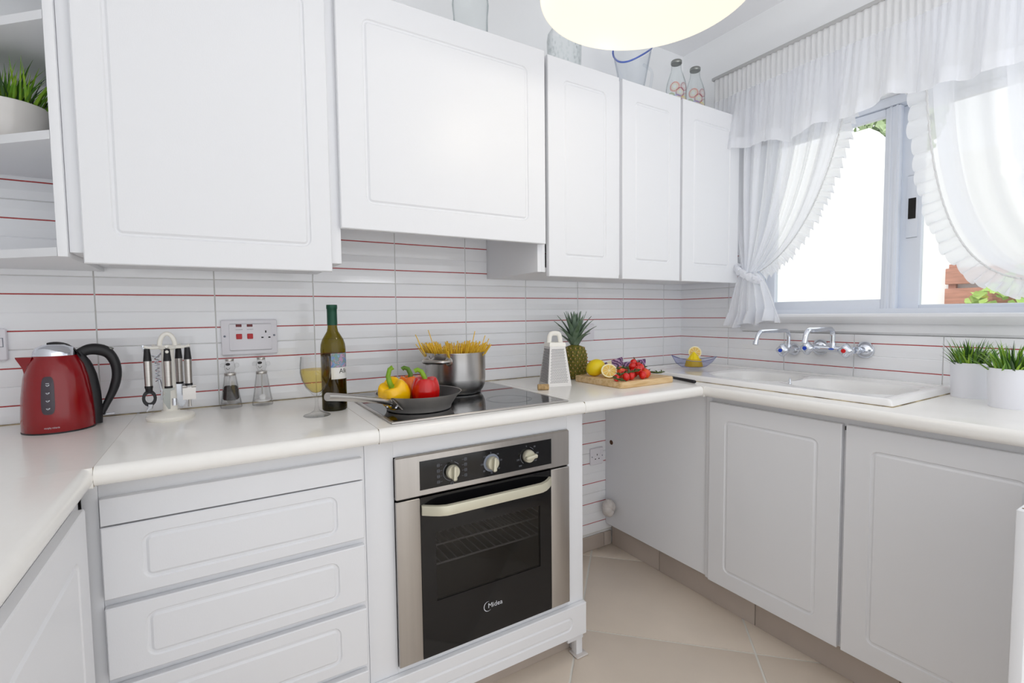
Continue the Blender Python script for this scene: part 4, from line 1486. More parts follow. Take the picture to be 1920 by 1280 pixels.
def gl(t, i=0):
    return [((-bw + (bw - tw) * t) + i, -(bd - (bd - td) * t) + i, gh * t), ((bw - (bw - tw) * t) - i, -(bd - (bd - td) * t) + i, gh * t), ((bw - (bw - tw) * t) - i, (bd - (bd - td) * t) - i, gh * t), ((-bw + (bw - tw) * t) + i, (bd - (bd - td) * t) - i, gh * t)]


MB().loops([gl(0, .0012), gl(0), gl(1), gl(1, .0012)], cap0=False).build('grater_body', M['steel'], gr, world=False)
bh = MB()
for row in range(24):
    t = .10 + .80 * row / 23
    for c_ in range(13):
        s_ = -.78 + 1.56 * (c_ + (.5 if row % 2 else 0)) / 13
        hw_ = bw - (bw - tw) * t; yy = -(bd - (bd - td) * t) - .0004
        x_ = hw_ * s_; z_ = gh * t
        bh.add([(x_ - .0015, yy, z_ - .0014), (x_ + .0015, yy, z_ - .0014), (x_ + .0012, yy, z_ + .0012), (x_ - .0012, yy, z_ + .0012), (x_, yy - .0016, z_ - .0016)], [(0, 1, 4), (1, 2, 4), (2, 3, 4), (3, 0, 4)])
    for c_ in range(11):
        s_ = -.8 + 1.6 * (c_ + (.5 if row % 2 else 0)) / 11
        yw_ = bd - (bd - td) * t; xx = -(bw - (bw - tw) * t) - .0004
        y_ = yw_ * s_; z_ = gh * t
        bh.add([(xx, y_ - .0016, z_ - .0015), (xx, y_ + .0016, z_ - .0015), (xx, y_ + .0013, z_ + .0013), (xx, y_ - .0013, z_ + .0013), (xx - .0016, y_, z_ - .0016)], [(0, 1, 4), (1, 2, 4), (2, 3, 4), (3, 0, 4)])
tag(bh.build('grating_teeth', M['grater_hole'], gr, world=False, recalc=False), kind='stuff')
MB().loops([[(x_ * 1.06, y_ * 1.06, z_) for x_, y_, z_ in gl(.97)], [(x_ * 1.08, y_ * 1.08, gh + .004) for x_, y_, z_ in gl(1)], [(x_ * .98, y_ * .98, gh + .011) for x_, y_, z_ in gl(1)]]).build('plastic_cap', M['cream'], gr, world=False)
gl_h = MB().tube(arc_path([(-.026, 0, gh + .008), (-.021, 0, gh + .047), (.021, 0, gh + .047), (.026, 0, gh + .008)], .016, 6), .0065, 10, flat=1.5)
gl_h.build('grater_handle', M['cream'], gr, world=False)
ck_c = Vector((-1.198, -.352, ZW))
ck_ = thing('wine_cork', 'small wine cork lying by the foot of the grater', 'cork', ck_c)
MB().lathe([(.0001, -.021), (.0105, -.021), (.0115, -.019), (.0115, .019), (.0105, .021), (.0001, .021)], 20, (0, 0, 0), ax='x').xf(Matrix.Translation(ck_c + Vector((0, 0, .0116))) @ Matrix.Rotation(-.45, 4, 'Z')).build('cork_body', M['cork'], ck_)
MB().lathe([(.004, 0), (.004, .0003)], 10, ax='x').xf(Matrix.Translation(ck_c + Vector((0, 0, .0116))) @ Matrix.Rotation(-.45, 4, 'Z') @ Matrix.Translation((.021, 0, 0))).build('cork_stamp', M['joint'], ck_)

# ------------------------------------------------------------------ pineapple
pn_c = Vector((-.892, -.160, ZW))
pn = thing('pineapple', 'whole pineapple with grey-green crown standing by the grater', 'pineapple', pn_c)
PPf = [(.0001, 0), (.036, .001), (.044, .008), (.050, .03), (.0525, .07), (.051, .105), (.045, .128), (.034, .143), (.016, .150), (.0001, .151)]


def prad(z):
    for (r0, z0), (r1, z1) in zip(PPf, PPf[1:]):
        if z0 <= z <= z1 and z1 > z0: return r0 + (r1 - r0) * (z - z0) / (z1 - z0)
    return .02


MB().lathe(PPf, 32, pn_c).build('pineapple_skin', M['pine'], pn)
em = MB()
lo = [[(.0092 * math.cos(2 * pi * i / 6), .0098 * math.sin(2 * pi * i / 6), 0) for i in range(6)], [(.0068 * math.cos(2 * pi * i / 6), .0074 * math.sin(2 * pi * i / 6), .0034) for i in range(6)], [(.0034 * math.cos(2 * pi * i / 6), .0036 * math.sin(2 * pi * i / 6), .0042) for i in range(6)]]
em.loops(lo, 0, cap0=False, cap1=False)
em.loops([lo[2], [(.0012 * math.cos(2 * pi * i / 6), .0012 * math.sin(2 * pi * i / 6) + .002, .0075) for i in range(6)]], 1, cap0=False)
eye0 = None
rows = 10
for row in range(rows):
    z = .010 + row * .0138
    nn = 17 if 1 < row < 8 else 13
    for k in range(nn):
        a = 2 * pi * (k + (.5 if row % 2 else 0)) / nn
        d_ = Vector((math.cos(a), math.sin(a), 0))
        q = prad(z) - .0008
        if eye0 is None:
            e_ = em.build('pineapple_eye', [M['pine'], M['pine_tip']], pn, world=False)
            eye0 = e_
        else:
            e_ = eye0.copy(); COL.objects.link(e_); e_.parent = pn
        e_.location = d_ * q + Vector((0, 0, z))
        slope = (prad(min(z + .004, .150)) - prad(max(z - .004, .001))) / .008
        nrm = (d_ + Vector((0, 0, -slope))).normalized()
        e_.rotation_mode = 'QUATERNION'
        yv = (Vector((0, 0, 1)) - nrm * nrm.z).normalized()
        xv = yv.cross(nrm)
        e_.rotation_quaternion = Matrix((xv, yv, nrm)).transposed().to_quaternion()
for k in range(32):
    t = k / 31
    a = k * 2.399
    tilt = .80 * (1 - t) ** 1.1 + .05
    L = .055 + .065 * math.sin(pi * min(1, .2 + t * .75)) + .045 * t
    base = pn_c + Vector((math.cos(a), math.sin(a), 0)) * (.016 * (1 - t * .7)) + Vector((0, 0, .146 + .030 * t))
    d_ = Vector((math.cos(a), math.sin(a), 0)); s_ = Vector((-math.sin(a), math.cos(a), 0))
    lo = []
    p = base.copy(); th = tilt * .75
    for i in range(7):
        q = i / 6
        w_ = .0172 * (1 - q ** 1.8) * (1 - .25 * t) + .0004
        nrm = d_ * math.cos(th) * -1 + Vector((0, 0, math.sin(th)))
        lo.append([p - s_ * w_ + nrm * w_ * .45, p - nrm * .0006, p + s_ * w_ + nrm * w_ * .45, p + nrm * .0012])
        p = p + (d_ * math.sin(th) + Vector((0, 0, math.cos(th)))) * (L / 6)
        th += tilt * .10 * (1.5 if t < .5 else .5)
    MB().loops(lo).build('crown_leaf', M['pine_leaf'], pn, ang=60)

# ------------------------------------------------------------------ chopping board and what lies on it
bo_c = Vector((-.794, -.362, ZW))
bo = thing('chopping_board', 'pale wooden chopping board carrying lemons, cabbage and tomatoes', 'board', bo_c, .03)
outl = rr(-.152, .152, -.140, .140, .016, 6)
inl = rr(-.149, .149, -.137, .137, .014, 6)
MB().loops([[(x_, y_, 0) for x_, y_ in inl], [(x_, y_, .003) for x_, y_ in outl], [(x_, y_, .022) for x_, y_ in outl], [(x_, y_, .025) for x_, y_ in inl]]).build('board_body', M['wood'], bo, world=False)
ZB = ZW + .025


def lemon_mb(r_, L=1.12):
    mb = MB()
    pr = []
    for i in range(17):
        t = i / 16
        x_ = -math.cos(pi * t)
        q = math.sin(pi * t) ** .9
        nip = .10 * math.exp(-((abs(x_) - 1) / .12) ** 2)
        pr.append((max(q, nip * 1.2 if 0 < t < 1 else 0) * r_, x_ * r_ * L + (nip * r_ * .8) * (1 if x_ > 0 else -1)))
    mb.lathe(pr, 28)
    return mb


lm_c = Vector((-.893, -.300, ZB))
lm = thing('lemon', 'whole lemon with a green tinge on the chopping board', 'lemon', lm_c)
mb = lemon_mb(.0345).xf(Matrix.Translation(lm_c + Vector((0, 0, .0345))) @ Matrix.Rotation(math.radians(62), 4, Vector((.4, 1, 0))))
zm = min(p.z for p in mb.v)
mb.xf(Matrix.Translation((0, 0, ZB - zm)))
mb.build('peel', M['lemon'], lm)


def half_lemon(c, nrm, r_, lb, nm='lemon_half'):
    """c: centre of the cut face"""
    o = thing(nm, lb, 'lemon', c)
    nrm = Vector(nrm).normalized()
    rot = Matrix.Translation(c) @ nrm.to_track_quat('Z', 'Y').to_matrix().to_4x4()
    MB().lathe([(.0001, -1.05 * r_), (.15 * r_, -1.03 * r_), (.4 * r_, -.92 * r_), (.7 * r_, -.72 * r_), (.92 * r_, -.38 * r_), (r_, 0)], 32, cap1=False).xf(rot).build('peel', M['lemon'], o)
    MB().lathe([(r_, 0), (.985 * r_, .0006), (.83 * r_, .0006)], 32, cap0=False, cap1=True).xf(rot).build('pith', M['pith'], o)
    sg = MB()
    for k in range(9):
        a0, a1 = 2 * pi * (k + .06) / 9, 2 * pi * (k + .94) / 9
        pts = [(.09 * r_ * math.cos((a0 + a1) / 2), .09 * r_ * math.sin((a0 + a1) / 2))] + [(.82 * r_ * math.cos(a0 + (a1 - a0) * j / 5), .82 * r_ * math.sin(a0 + (a1 - a0) * j / 5)) for j in range(6)]
        sg.loops([[(x_, y_, .0007) for x_, y_ in pts], [(x_ * .97, y_ * .97, .0014) for x_, y_ in pts]])
    sg.xf(rot).build('segments', M['pulp'], o)
    return o


half_lemon(Vector((-.886, -.376, ZB + .0295)), (-.50, -.66, .62), .0325, 'cut lemon half leaning with its face to the room on the board')


def cabbage(c, rot, sx, lb):
    o = thing('cabbage_wedge', lb, 'cabbage', c)
    ns = 24
    mb = MB()
    lo = []
    for j in range(9):
        ph = pi / 2 * j / 8
        lo.append([(sx * math.cos(ph) * math.cos(pi * i / ns) * 1.0, sx * math.cos(ph) * math.sin(pi * i / ns), sx * .92 * math.sin(ph)) for i in range(ns + 1)])
    outer = MB()
    outer.loops(lo, 0, cap0=True, cap1=False, closed=False)
    q = rot
    outer.xf(q)
    cutf = MB()
    prof = [(sx * math.cos(pi / 2 * j / 10), sx * .92 * math.sin(pi / 2 * j / 10)) for j in range(11)]
    poly = [(x_, z_) for x_, z_ in prof] + [(-x_, z_) for x_, z_ in reversed(prof[:-1])]
    cutf.add([(x_, -.0004, z_) for x_, z_ in poly], [tuple(range(len(poly)))])
    cutf.add([(sx * math.cos(pi * i / ns), sx * math.sin(pi * i / ns), -.0005) for i in range(ns + 1)], [tuple(range(ns, -1, -1))], 0)
    # raised leaf layers on the cut face, and the pale core
    for k in range(4):
        s_ = .9 - k * .2
        pts = [(sx * s_ * math.cos(a) * (1 + .05 * math.sin(a * 9 + k)), -.0006, sx * .9 * s_ * math.sin(a) * (1 + .04 * math.sin(a * 7 + 2 * k)) + .001) for a in [pi * (.04 + .92 * j / 15) for j in range(16)]]
        cutf.tube(pts, .0016, 5, m=0)
    cutf.loops([[(.26 * sx, -.0016, -.001), (-.12 * sx, -.0016, -.001), (-.05 * sx, -.0016, .42 * sx), (.12 * sx, -.0016, .40 * sx)], [(.26 * sx, .008, -.0016), (-.12 * sx, .008, -.0016), (-.05 * sx, .001, .42 * sx), (.12 * sx, .001, .40 * sx)]], 1)
    cutf.xf(q)
    zm = min(p.z for p in outer.v)
    d = Matrix.Translation(Vector((0, 0, c.z - zm)) if False else Vector((c.x, c.y, c.z - zm)))
    outer.xf(d); cutf.xf(d)
    outer.build('outer_leaves', M['cab'], o)
    cutf.build('cut_face', [M['cabcut'], M['cabcore']], o, recalc=False)


cabbage(Vector((-.778, -.262, ZB)), Matrix.Rotation(math.radians(-42), 4, 'Z') @ Matrix.Rotation(math.radians(-16), 4, 'X') @ Matrix.Rotation(math.radians(160), 4, 'Y'), .057, 'red cabbage wedge with pale core behind the whole lemon')
cabbage(Vector((-.672, -.302, ZB)), Matrix.Rotation(math.radians(-20), 4, 'Z') @ Matrix.Rotation(math.radians(-18), 4, 'X') @ Matrix.Rotation(math.radians(173), 4, 'Y'), .056, 'red cabbage wedge behind the tomato pile on the board')

TOM = [
    ((-.935, -.470, .948), .0110, 0, 'small cherry tomato at the tip of the vine by the lemon half'),
    ((-.897, -.482, .949), .0128, 1, 'glossy cherry tomato low in the front row, touching the fat vine'),
    ((-.863, -.476, .949), .0120, 0, 'cherry tomato low in the front row, beside the glossy one'),
    ((-.842, -.458, .949), .0128, 0, 'cherry tomato in the second row behind the front three'),
    ((-.806, -.482, .950), .0128, 0, 'long cherry tomato low in the front row, near the board edge'),
    ((-.775, -.470, .951), .0135, 2, 'orange-red tomato standing on end near the knife side'),
    ((-.750, -.452, .951), .0135, 0, 'red tomato standing on end at the knife side of the pile'),
    ((-.806, -.458, .968), .0150, 1, 'largest shiny cherry tomato on top of the front row'),
    ((-.770, -.436, .974), .0140, 0, 'cherry tomato leaning behind the largest shiny one'),
    ((-.792, -.412, .978), .0140, 0, 'round cherry tomato high up in front of the cabbage'),
    ((-.768, -.394, .992), .0122, 0, 'topmost cherry tomato of the pile'),
    ((-.752, -.405, .978), .0130, 0, 'cherry tomato under the leafy sprig near the top'),
    ((-.848, -.405, .957), .0165, 2, 'orange cut tomato at the back beside the lemon half'),
    ((-.812, -.392, .956), .0150, 0, 'tomato wedged between the cut tomato and the pile'),
    ((-.800, -.428, .953), .0150, 0, 'dark tomato in the shade at the heart of the pile'),
    ((-.868, -.440, .950), .0135, 0, 'cherry tomato half covered by the vine in the second row'),
    ((-.735, -.425, .951), .0140, 0, 'cherry tomato at the far back corner of the pile by the sprig'),
]
for (p, r_, k, lb) in TOM:
    o = thing('cherry_tomato', lb, 'tomato', p, group='tomatoes on the chopping board')
    r_ *= 1.13
    mb = MB().ball((0, 0, 0), r_, r_, r_ * 1.12, 18, 12)
    if k == 2:
        for v in mb.v:
            v.z *= 1.15
    if k == 0 and random.random() < .0: pass
    ax_ = random.uniform(-.4, .4)
    mb.xf(Matrix.Rotation(random.uniform(0, 6), 4, 'Z') @ Matrix.Rotation(ax_, 4, 'X'))
    zm = min(v.z for v in mb.v)
    if p[2] + zm < ZB or p[2] < .952:
        mb.xf(Matrix.Translation((0, 0, ZB - (p[2] + zm))))
    mb.build('tomato_skin', M['tom_o'] if k == 2 else M['tom'], o, world=False, ang=80)


def vine(pts, lb, seed):
    o = thing('tomato_vine', lb, 'vine', pts[0])
    rn = random.Random(seed)
    P = [Vector(p) for p in pts]
    mb = MB().tube(P, [.0042 - .0014 * i / len(P) for i in range(len(P))], 8)
    mb.build('stalk', M['vine'], o)
    lf = MB()
    for i in range(len(P)):
        for k in range(3):
            d_ = Vector((rn.uniform(-1, 1), rn.uniform(-1, 1), rn.uniform(-.2, .9))).normalized()
            q = P[i] + d_ * rn.uniform(.009, .020)
            lf.tube([P[i], (P[i] + q) / 2 + Vector((0, 0, .002)), q], [.002, .003, .0006], 5)
    lf.build('sepals', M['vine'], o)


vine([(-.925, -.492, ZB + .006), (-.950, -.474, ZB + .014), (-.925, -.474, ZB + .024), (-.895, -.470, ZB + .030), (-.868, -.470, ZB + .031), (-.845, -.474, ZB + .033), (-.822, -.476, ZB + .034)], 'green tomato vine lying across the front of the pile', 3)
vine([(-.745, -.378, ZB + .062), (-.735, -.388, ZB + .054), (-.722, -.396, ZB + .044), (-.712, -.405, ZB + .034)], 'dark green sprig rising over the tomatoes at the cabbage', 5)
vine([(-.722, -.432, ZB + .020), (-.704, -.442, ZB + .016), (-.686, -.452, ZB + .014), (-.670, -.458, ZB + .015)], 'short tomato stalk sticking out towards the knife', 8)
vine([(-.865, -.405, ZB + .038), (-.845, -.415, ZB + .042), (-.82, -.420, ZB + .038)], 'curled green calyx above the orange cut tomato', 11)

# knife
kn_c = Vector((-.590, -.50, ZW))
kn = thing('kitchen_knife', 'kitchen knife with black handle beside the chopping board', 'knife', kn_c)
ka, kb, kc = Vector((-.604, -.572, ZW + .0075)), Vector((-.573, -.425, ZW + .0085)), Vector((-.548, -.275, ZW + .0015))
dk = (kb - ka).normalized(); sk_ = Vector((-dk.y, dk.x, 0))
lo = []
for t, w_, h_ in ((0, .006, .0055), (.03, .0085, .007), (.5, .0075, .0065), (.95, .007, .006), (1, .006, .005)):
    p = ka + (kb - ka) * t
    lo.append([p + sk_ * w_ * math.cos(a) + Vector((0, 0, h_ * math.sin(a))) for a in [2 * pi * i / 12 for i in range(12)]])
MB().loops(lo).build('knife_handle', M['knife'], kn)
bl = [kb + sk_ * .006, kb + sk_ * .005 + dk * .09, kc, kb - sk_ * .010 + dk * .10, kb - sk_ * .012]
for p in bl[1:4]: p.z = ZW + .004
MB().loops([[p + Vector((0, 0, -.0008)) for p in bl], [p + Vector((0, 0, .0008)) for p in bl]]).build('blade', M['blade'], kn)

# ------------------------------------------------------------------ sink
sx0, sx1, sy0, sy1 = -.545, -.035, -.135, -1.222
sk_t = thing('ceramic_sink', 'white double-bowl ceramic sink with drainer under the window', 'sink', (-.29, -.68, ZW))


def sm(t):
    t = min(1, max(0, t))
    return t * t * (3 - 2 * t)


def bowl(x, y, cx, cy, a, b, p=3.2):
    return (abs((x - cx) / a) ** p + abs((y - cy) / b) ** p) ** (1 / p)


def sink_z(x, y):
    e = min(x - sx0, sx1 - x, sy0 - y, y - sy1)
    z = ZW + .001 + .021 * math.sqrt(min(1, max(0, e / .018)) * (2 - min(1, max(0, e / .018))))
    z -= .006 * sm((e - .03) / .02)
    for cx, cy, a, b, dp in ((-.262, -.622, .155, .158, .150), (-.262, -.980, .165, .190, .165)):
        q = bowl(x, y, cx, cy, a, b)
        z -= dp * sm((1.0 - q) / .26) + .004 * sm((1.12 - q) / .1) * (1 if q > 0 else 0)
    if y > -.45:  # drainer, slightly hollow with ridges
        q = bowl(x, y, -.28, -.295, .20, .135, 4)
        z -= .004 * sm((1 - q) / .15)
    return z


mb = MB().grid(lambda p, q: (sx0 + (sx1 - sx0) * p, sy0 + (sy1 - sy0) * q, sink_z(sx0 + (sx1 - sx0) * p, sy0 + (sy1 - sy0) * q)), 110, 220)
mb.build('sink_basin', M['ceramic'], sk_t, recalc=False, ang=80)
fl = MB().box(sx0 - .003, sx0 + .004, sy1 - .002, sy0 + .002, ZW, ZW + .0022).box(sx0, sx1, sy1 - .003, sy1 + .003, ZW, ZW + .002).box(sx0, sx1, sy0 - .003, sy0 + .002, ZW, ZW + .002)
fl.build('sealant_line', M['seal'], sk_t)
for cy in (-.622, -.980):
    zc = sink_z(-.262, cy)
    MB().lathe([(.0001, 0), (.03, 0), (.036, .0015), (.037, .0005)], 24, (-.262, cy, zc + .0005)).build('drain', M['chrome'], sk_t)
MB().tube(arc_path([(-.318, -.790, .925), (-.325, -.797, .935), (-.333, -.803, .934), (-.338, -.806, .915)], .008), .0022, 8).ball((-.338, -.806, .914), .006, .005, .008, 12, 8).build('overflow_hook', M['chrome'], sk_t)


# ------------------------------------------------------------------ taps
def tap_handle(parent, x, y, z, capm):
    """lobed handle pointing into the room along -X"""
    k = MB()
    prof = [(.010, 0), (.012, .006), (.023, .014), (.027, .024), (.0245, .036), (.016, .044), (.011, .046), (.0001, .047)]
    lo = []
    for r_, h_ in prof:
        l = []
        for i in range(24):
            a = 2 * pi * i / 24
            q = r_ * (1 + (.13 if r_ > .012 else 0) * math.cos(4 * a))
            l.append((x - h_, y + q * math.cos(a), z + q * math.sin(a)))
        lo.append(l)
    o = k.loops(lo).build('handle', M['chrome'], parent, ang=60)
    MB().lathe([(.0085, 0), (.0085, .002), (.005, .003), (.0001, .0032)], 16).xf(Matrix.Translation((x - .0465, y, z)) @ Matrix.Rotation(-pi / 2, 4, 'Y')).build('colour_cap', M[capm], o)


def flange(parent, y, z, r_, L):
    MB().lathe([(r_, 0), (r_, .003), (r_ * .92, .010), (r_ * .55, .022), (.013, .026), (.013, L)], 32).xf(Matrix.Translation((-.0085, y, z)) @ Matrix.Rotation(-pi / 2, 4, 'Y')).build('wall_flange', M['chrome'], parent, ang=45)


t1 = thing('single_tap', 'chrome single wall tap with blue cap and swivel spout', 'tap', (-.05, -.64, 1.026))
flange(t1, -.640, 1.026, .027, .05)
MB().tube([(-.050, -.640, 1.026), (-.078, -.640, 1.026)], .0135, 16).tube([(-.054, -.640, 1.03), (-.054, -.640, 1.050)], [.013, .011], 16).build('tap_body', M['chrome'], t1)
MB().tube(arc_path([(-.054, -.640, 1.048), (-.054, -.640, 1.113), (-.262, -.628, 1.113), (-.285, -.627, 1.065)], .034, 7), .0085, 14).tube([(-.2835, -.627, 1.070), (-.287, -.627, 1.058)], [.0112, .0112], 14).build('spout', M['chrome'], t1)
tap_handle(t1, -.074, -.640, 1.026, 'blue')
t2 = thing('mixer_tap', 'chrome wall mixer tap with red and blue handles', 'tap', (-.06, -.83, 1.04))
flange(t2, -.7513, 1.042, .034, .05)
flange(t2, -.922, 1.039, .034, .05)
MB().tube([(-.062, -.735, 1.041), (-.062, -.905, 1.038)], .0125, 16).tube([(-.05, -.748, 1.042), (-.066, -.744, 1.042)], .014, 14).tube([(-.05, -.915, 1.039), (-.066, -.908, 1.039)], .014, 14).tube([(-.062, -.826, 1.045), (-.062, -.826, 1.066)], [.014, .0115], 16).build('tap_body', M['chrome'], t2)
MB().ball((-.074, -.826, 1.040), .0025, .012, .004, 12, 8).build('blue_badge', M['bluerim'], t2)
MB().tube(arc_path([(-.062, -.826, 1.062), (-.062, -.826, 1.124), (-.262, -.826, 1.124), (-.280, -.826, 1.072)], .038, 7), .0095, 14).build('spout', M['chrome'], t2)
tap_handle(t2, -.070, -.742, 1.041, 'blue')
tap_handle(t2, -.070, -.892, 1.038, 'redcap')

# ------------------------------------------------------------------ juicer
ZD = ZW + .0185
jc = Vector((-.248, -.285, ZD))
jr = -.545
ju = thing('citrus_juicer', 'yellow citrus reamer in a clear boat-shaped dish on the sink drainer', 'juicer', jc, jr)


def boat(t, side):
    x_ = -.112 + .224 * t
    w_ = .058 * math.sin(pi * min(max(t, .0), 1.0)) ** .8 + .002
    z_ = .034 + .022 * (2 * t - 1) ** 2 * (1.25 if t < .5 else .75)
    return x_, side * w_, z_


n = 20
rim = [boat(i / n, -1) for i in range(n + 1)] + [boat(1 - i / n, 1) for i in range(1, n)]
lo = [[(x_, y_, z_) for x_, y_, z_ in rim], [(x_ * .80, y_ * .86, .022) for x_, y_, z_ in rim], [(x_ * .56, y_ * .72, .003) for x_, y_, z_ in rim], [(x_ * .52, y_ * .68, .001) for x_, y_, z_ in rim]]
MB().loops(lo, cap0=False).build('dish', M['juicer'], ju, world=False, ang=60)
MB().tube([Vector(p) for p in rim + rim[:1]], .0016, 6).build('dish_rim', mat('smoky_blue_rim', (120, 124, 160), .2), ju, world=False)
cn = MB()
lo = []
for j in range(10):
    t = j / 9
    l = []
    for i in range(40):
        a = 2 * pi * i / 40
        q = (.0265 * (1 - t) ** .8 + .0008) * (1 + .09 * math.cos(10 * a))
        l.append((q * math.cos(a), q * math.sin(a), .040 + .036 * t))
    lo.append(l)
cn.loops(lo)
cn.build('reamer', M['yellowp'], ju, world=False, ang=70)
bk = MB()
lo = []
for r_, z_ in ((.042, .004), (.044, .008), (.040, .0085), (.036, .030), (.034, .040)):
    lo.append([((r_ * (1 + (.03 if r_ < .041 else 0) * math.cos(20 * 2 * pi * i / 60))) * math.cos(2 * pi * i / 60), r_ * math.sin(2 * pi * i / 60), z_) for i in range(60)])
bk.loops(lo)
bk.build('strainer', M['basket'], ju, world=False, ang=50)
fj, rj = Vector((.62, .785, 0)), Vector((.785, -.62, 0))
half_lemon(jc + fj * .030 + rj * .012 + Vector((0, 0, .070)), (-.66, -.73, .18), .031, 'squeezed lemon half propped behind the yellow reamer')


# ------------------------------------------------------------------ plants
def grass(parent, c, r_, h_, n, m_seed, spread=.8):
    rn = random.Random(m_seed)
    mb = MB()
    for i in range(n):
        a = rn.uniform(0, 2 * pi)
        q = r_ * math.sqrt(rn.random()) * .92
        d_ = Vector((math.cos(a), math.sin(a), 0))
        p = Vector(c) + d_ * q
        L = h_ * rn.uniform(.55, 1.1)
        th = rn.uniform(0, .35) + spread * (q / r_) ** 2 * rn.uniform(.2, 1.0)
        a2 = a + rn.uniform(-.7, .7)
        dd = Vector((math.cos(a2), math.sin(a2), 0))
        s_ = Vector((-math.sin(a2 + rn.uniform(-.6, .6)), math.cos(a2), 0)).normalized()
        w0 = rn.uniform(.0022, .0042)
        k = 5
        vs = []
        for j in range(k + 1):
            t = j / k
            w_ = w0 * (1 - t ** 1.6) + .0001
            vs += [p - s_ * w_, p + s_ * w_]
            p = p + (dd * math.sin(th) + Vector((0, 0, math.cos(th)))) * (L / k)
            th += rn.uniform(.02, .16)
        x_ = rn.random()
        mb.add(vs, [(2 * j, 2 * j + 1, 2 * j + 3, 2 * j + 2) for j in range(k)], 0 if x_ < .45 else (1 if x_ < .8 else 2))
    return tag(mb.build('grass_blades', [M['grass_a'], M['grass_b'], M['grass_c']], parent, recalc=False, ang=180), kind='stuff')


def pot_plant(c, r0, r1, h_, label, m, seed, gh_, n, wob=False):
    o = thing('potted_grass', label, 'plant', c)
    MB().lathe([(.0001, 0), (r0 * .97, 0), (r0, .003), (r1 - .0005, h_ - .003), (r1, h_ - .001), (r1 - .001, h_), (r1 - .004, h_), (r1 - .006, h_ - .02), (.0001, h_ - .022)], 56, c).build('pot', m, o)
    MB().lathe([(.0001, h_ - .021), (r1 - .0062, h_ - .020), (.0001, h_ - .012)], 32, c).build('soil', M['soil'], o)
    grass(o, Vector(c) + Vector((0, 0, h_ - .018)), r1 - .008, gh_, n, seed)
    return o


pot_plant(Vector((-.145, -1.283, ZW)), .046, .0505, .115, 'white pot of artificial grass standing at the end of the sink', M['potwhite'], 21, .098, 190)
pot_plant(Vector((-.268, -1.411, ZW)), .050, .0555, .116, 'wider white pot of artificial grass cut off by the photo edge', M['potwhite'], 22, .098, 210)
bpy.data.objects['potted_grass.001']['label'] = 'wider white pot of artificial grass, closer to the worktop front edge'
pot_plant(Vector((-2.668, -.165, 1.6106)), .066, .082, .112, 'glazed pale pot of artificial grass on the open end shelf', M['potgrey'], 23, .125, 260)

# ------------------------------------------------------------------ glassware on top of the cupboards
def vessel(nm, lb, ct, c, prof, m, sqr=False, seg=32, part='glass_body'):
    o = thing(nm, lb, ct, c)
    MB().lathe(prof, 4 if sqr else seg, c).build(part, m, o, ang=45)
    return o


ZC = UT + .0002
vessel('storage_jar', 'plain glass jar on top of the hood cupboard', 'jar', Vector((-1.425, -.24, ZC)),
       [(.0001, .002), (.058, .002), (.062, .006), (.062, .15), (.066, .19), (.062, .23), (.045, .262), (.045, .285), (.043, .285), (.043, .262), (.060, .228), (.064, .19), (.060, .15), (.060, .008), (.0001, .006)], M['jar'])
cv = thing('cut_glass_vase', 'textured square glass vase on the narrow cupboard, under the lamp', 'vase', Vector((-1.00, -.235, ZC)))
q = MB()
q.loops([[(x_, y_, z_) for x_, y_ in rr(-w_, w_, -w_, w_, .006, 3)] for w_, z_ in ((.045, .001), (.052, .006), (.056, .20), (.052, .23), (.05, .23), (.054, .198), (.050, .010))], cap1=True)
for k in range(170):
    a = random.choice((0, 1, 2, 3)); x_ = random.uniform(-.045, .045); z_ = random.uniform(.015, .195)
    g = MB().ball((x_, -.0545, z_), .0045, .0018, .0065, 6, 4)
    g.xf(Matrix.Rotation(a * pi / 2, 4, 'Z'))
    i0 = len(q.v); q.v += g.v; q.f += [tuple(i + i0 for i in t) for t in g.f]; q.m += g.m
q.xf(Matrix.Translation(cv.location) @ Matrix.Rotation(-.25, 4, 'Z'))
q.build('glass_body', M['cut'], cv)
jg = vessel('glass_jug', 'tall clear glass jug with blue rim on the double cupboard', 'jug', Vector((-.60, -.215, ZC)),
            [(.0001, .002), (.045, .002), (.05, .008), (.055, .10), (.070, .18), (.086, .262), (.083, .262), (.067, .18), (.052, .10), (.047, .012), (.0001, .010)], M['jug'])
MB().tube([Vector((-.60 + .085 * math.cos(2 * pi * i / 40), -.215 + .085 * math.sin(2 * pi * i / 40), ZC + .264 + .012 * math.cos(2 * pi * i / 40 * 2))) for i in range(41)], .004, 8).build('blue_rim', M['bluerim'], jg)
MB().tube(arc_path([(-.548, -.215, ZC + .07), (-.50, -.225, ZC + .09), (-.478, -.225, ZC + .2), (-.53, -.215, ZC + .22)], .03), .006, 8).build('jug_handle', M['jug'], jg)


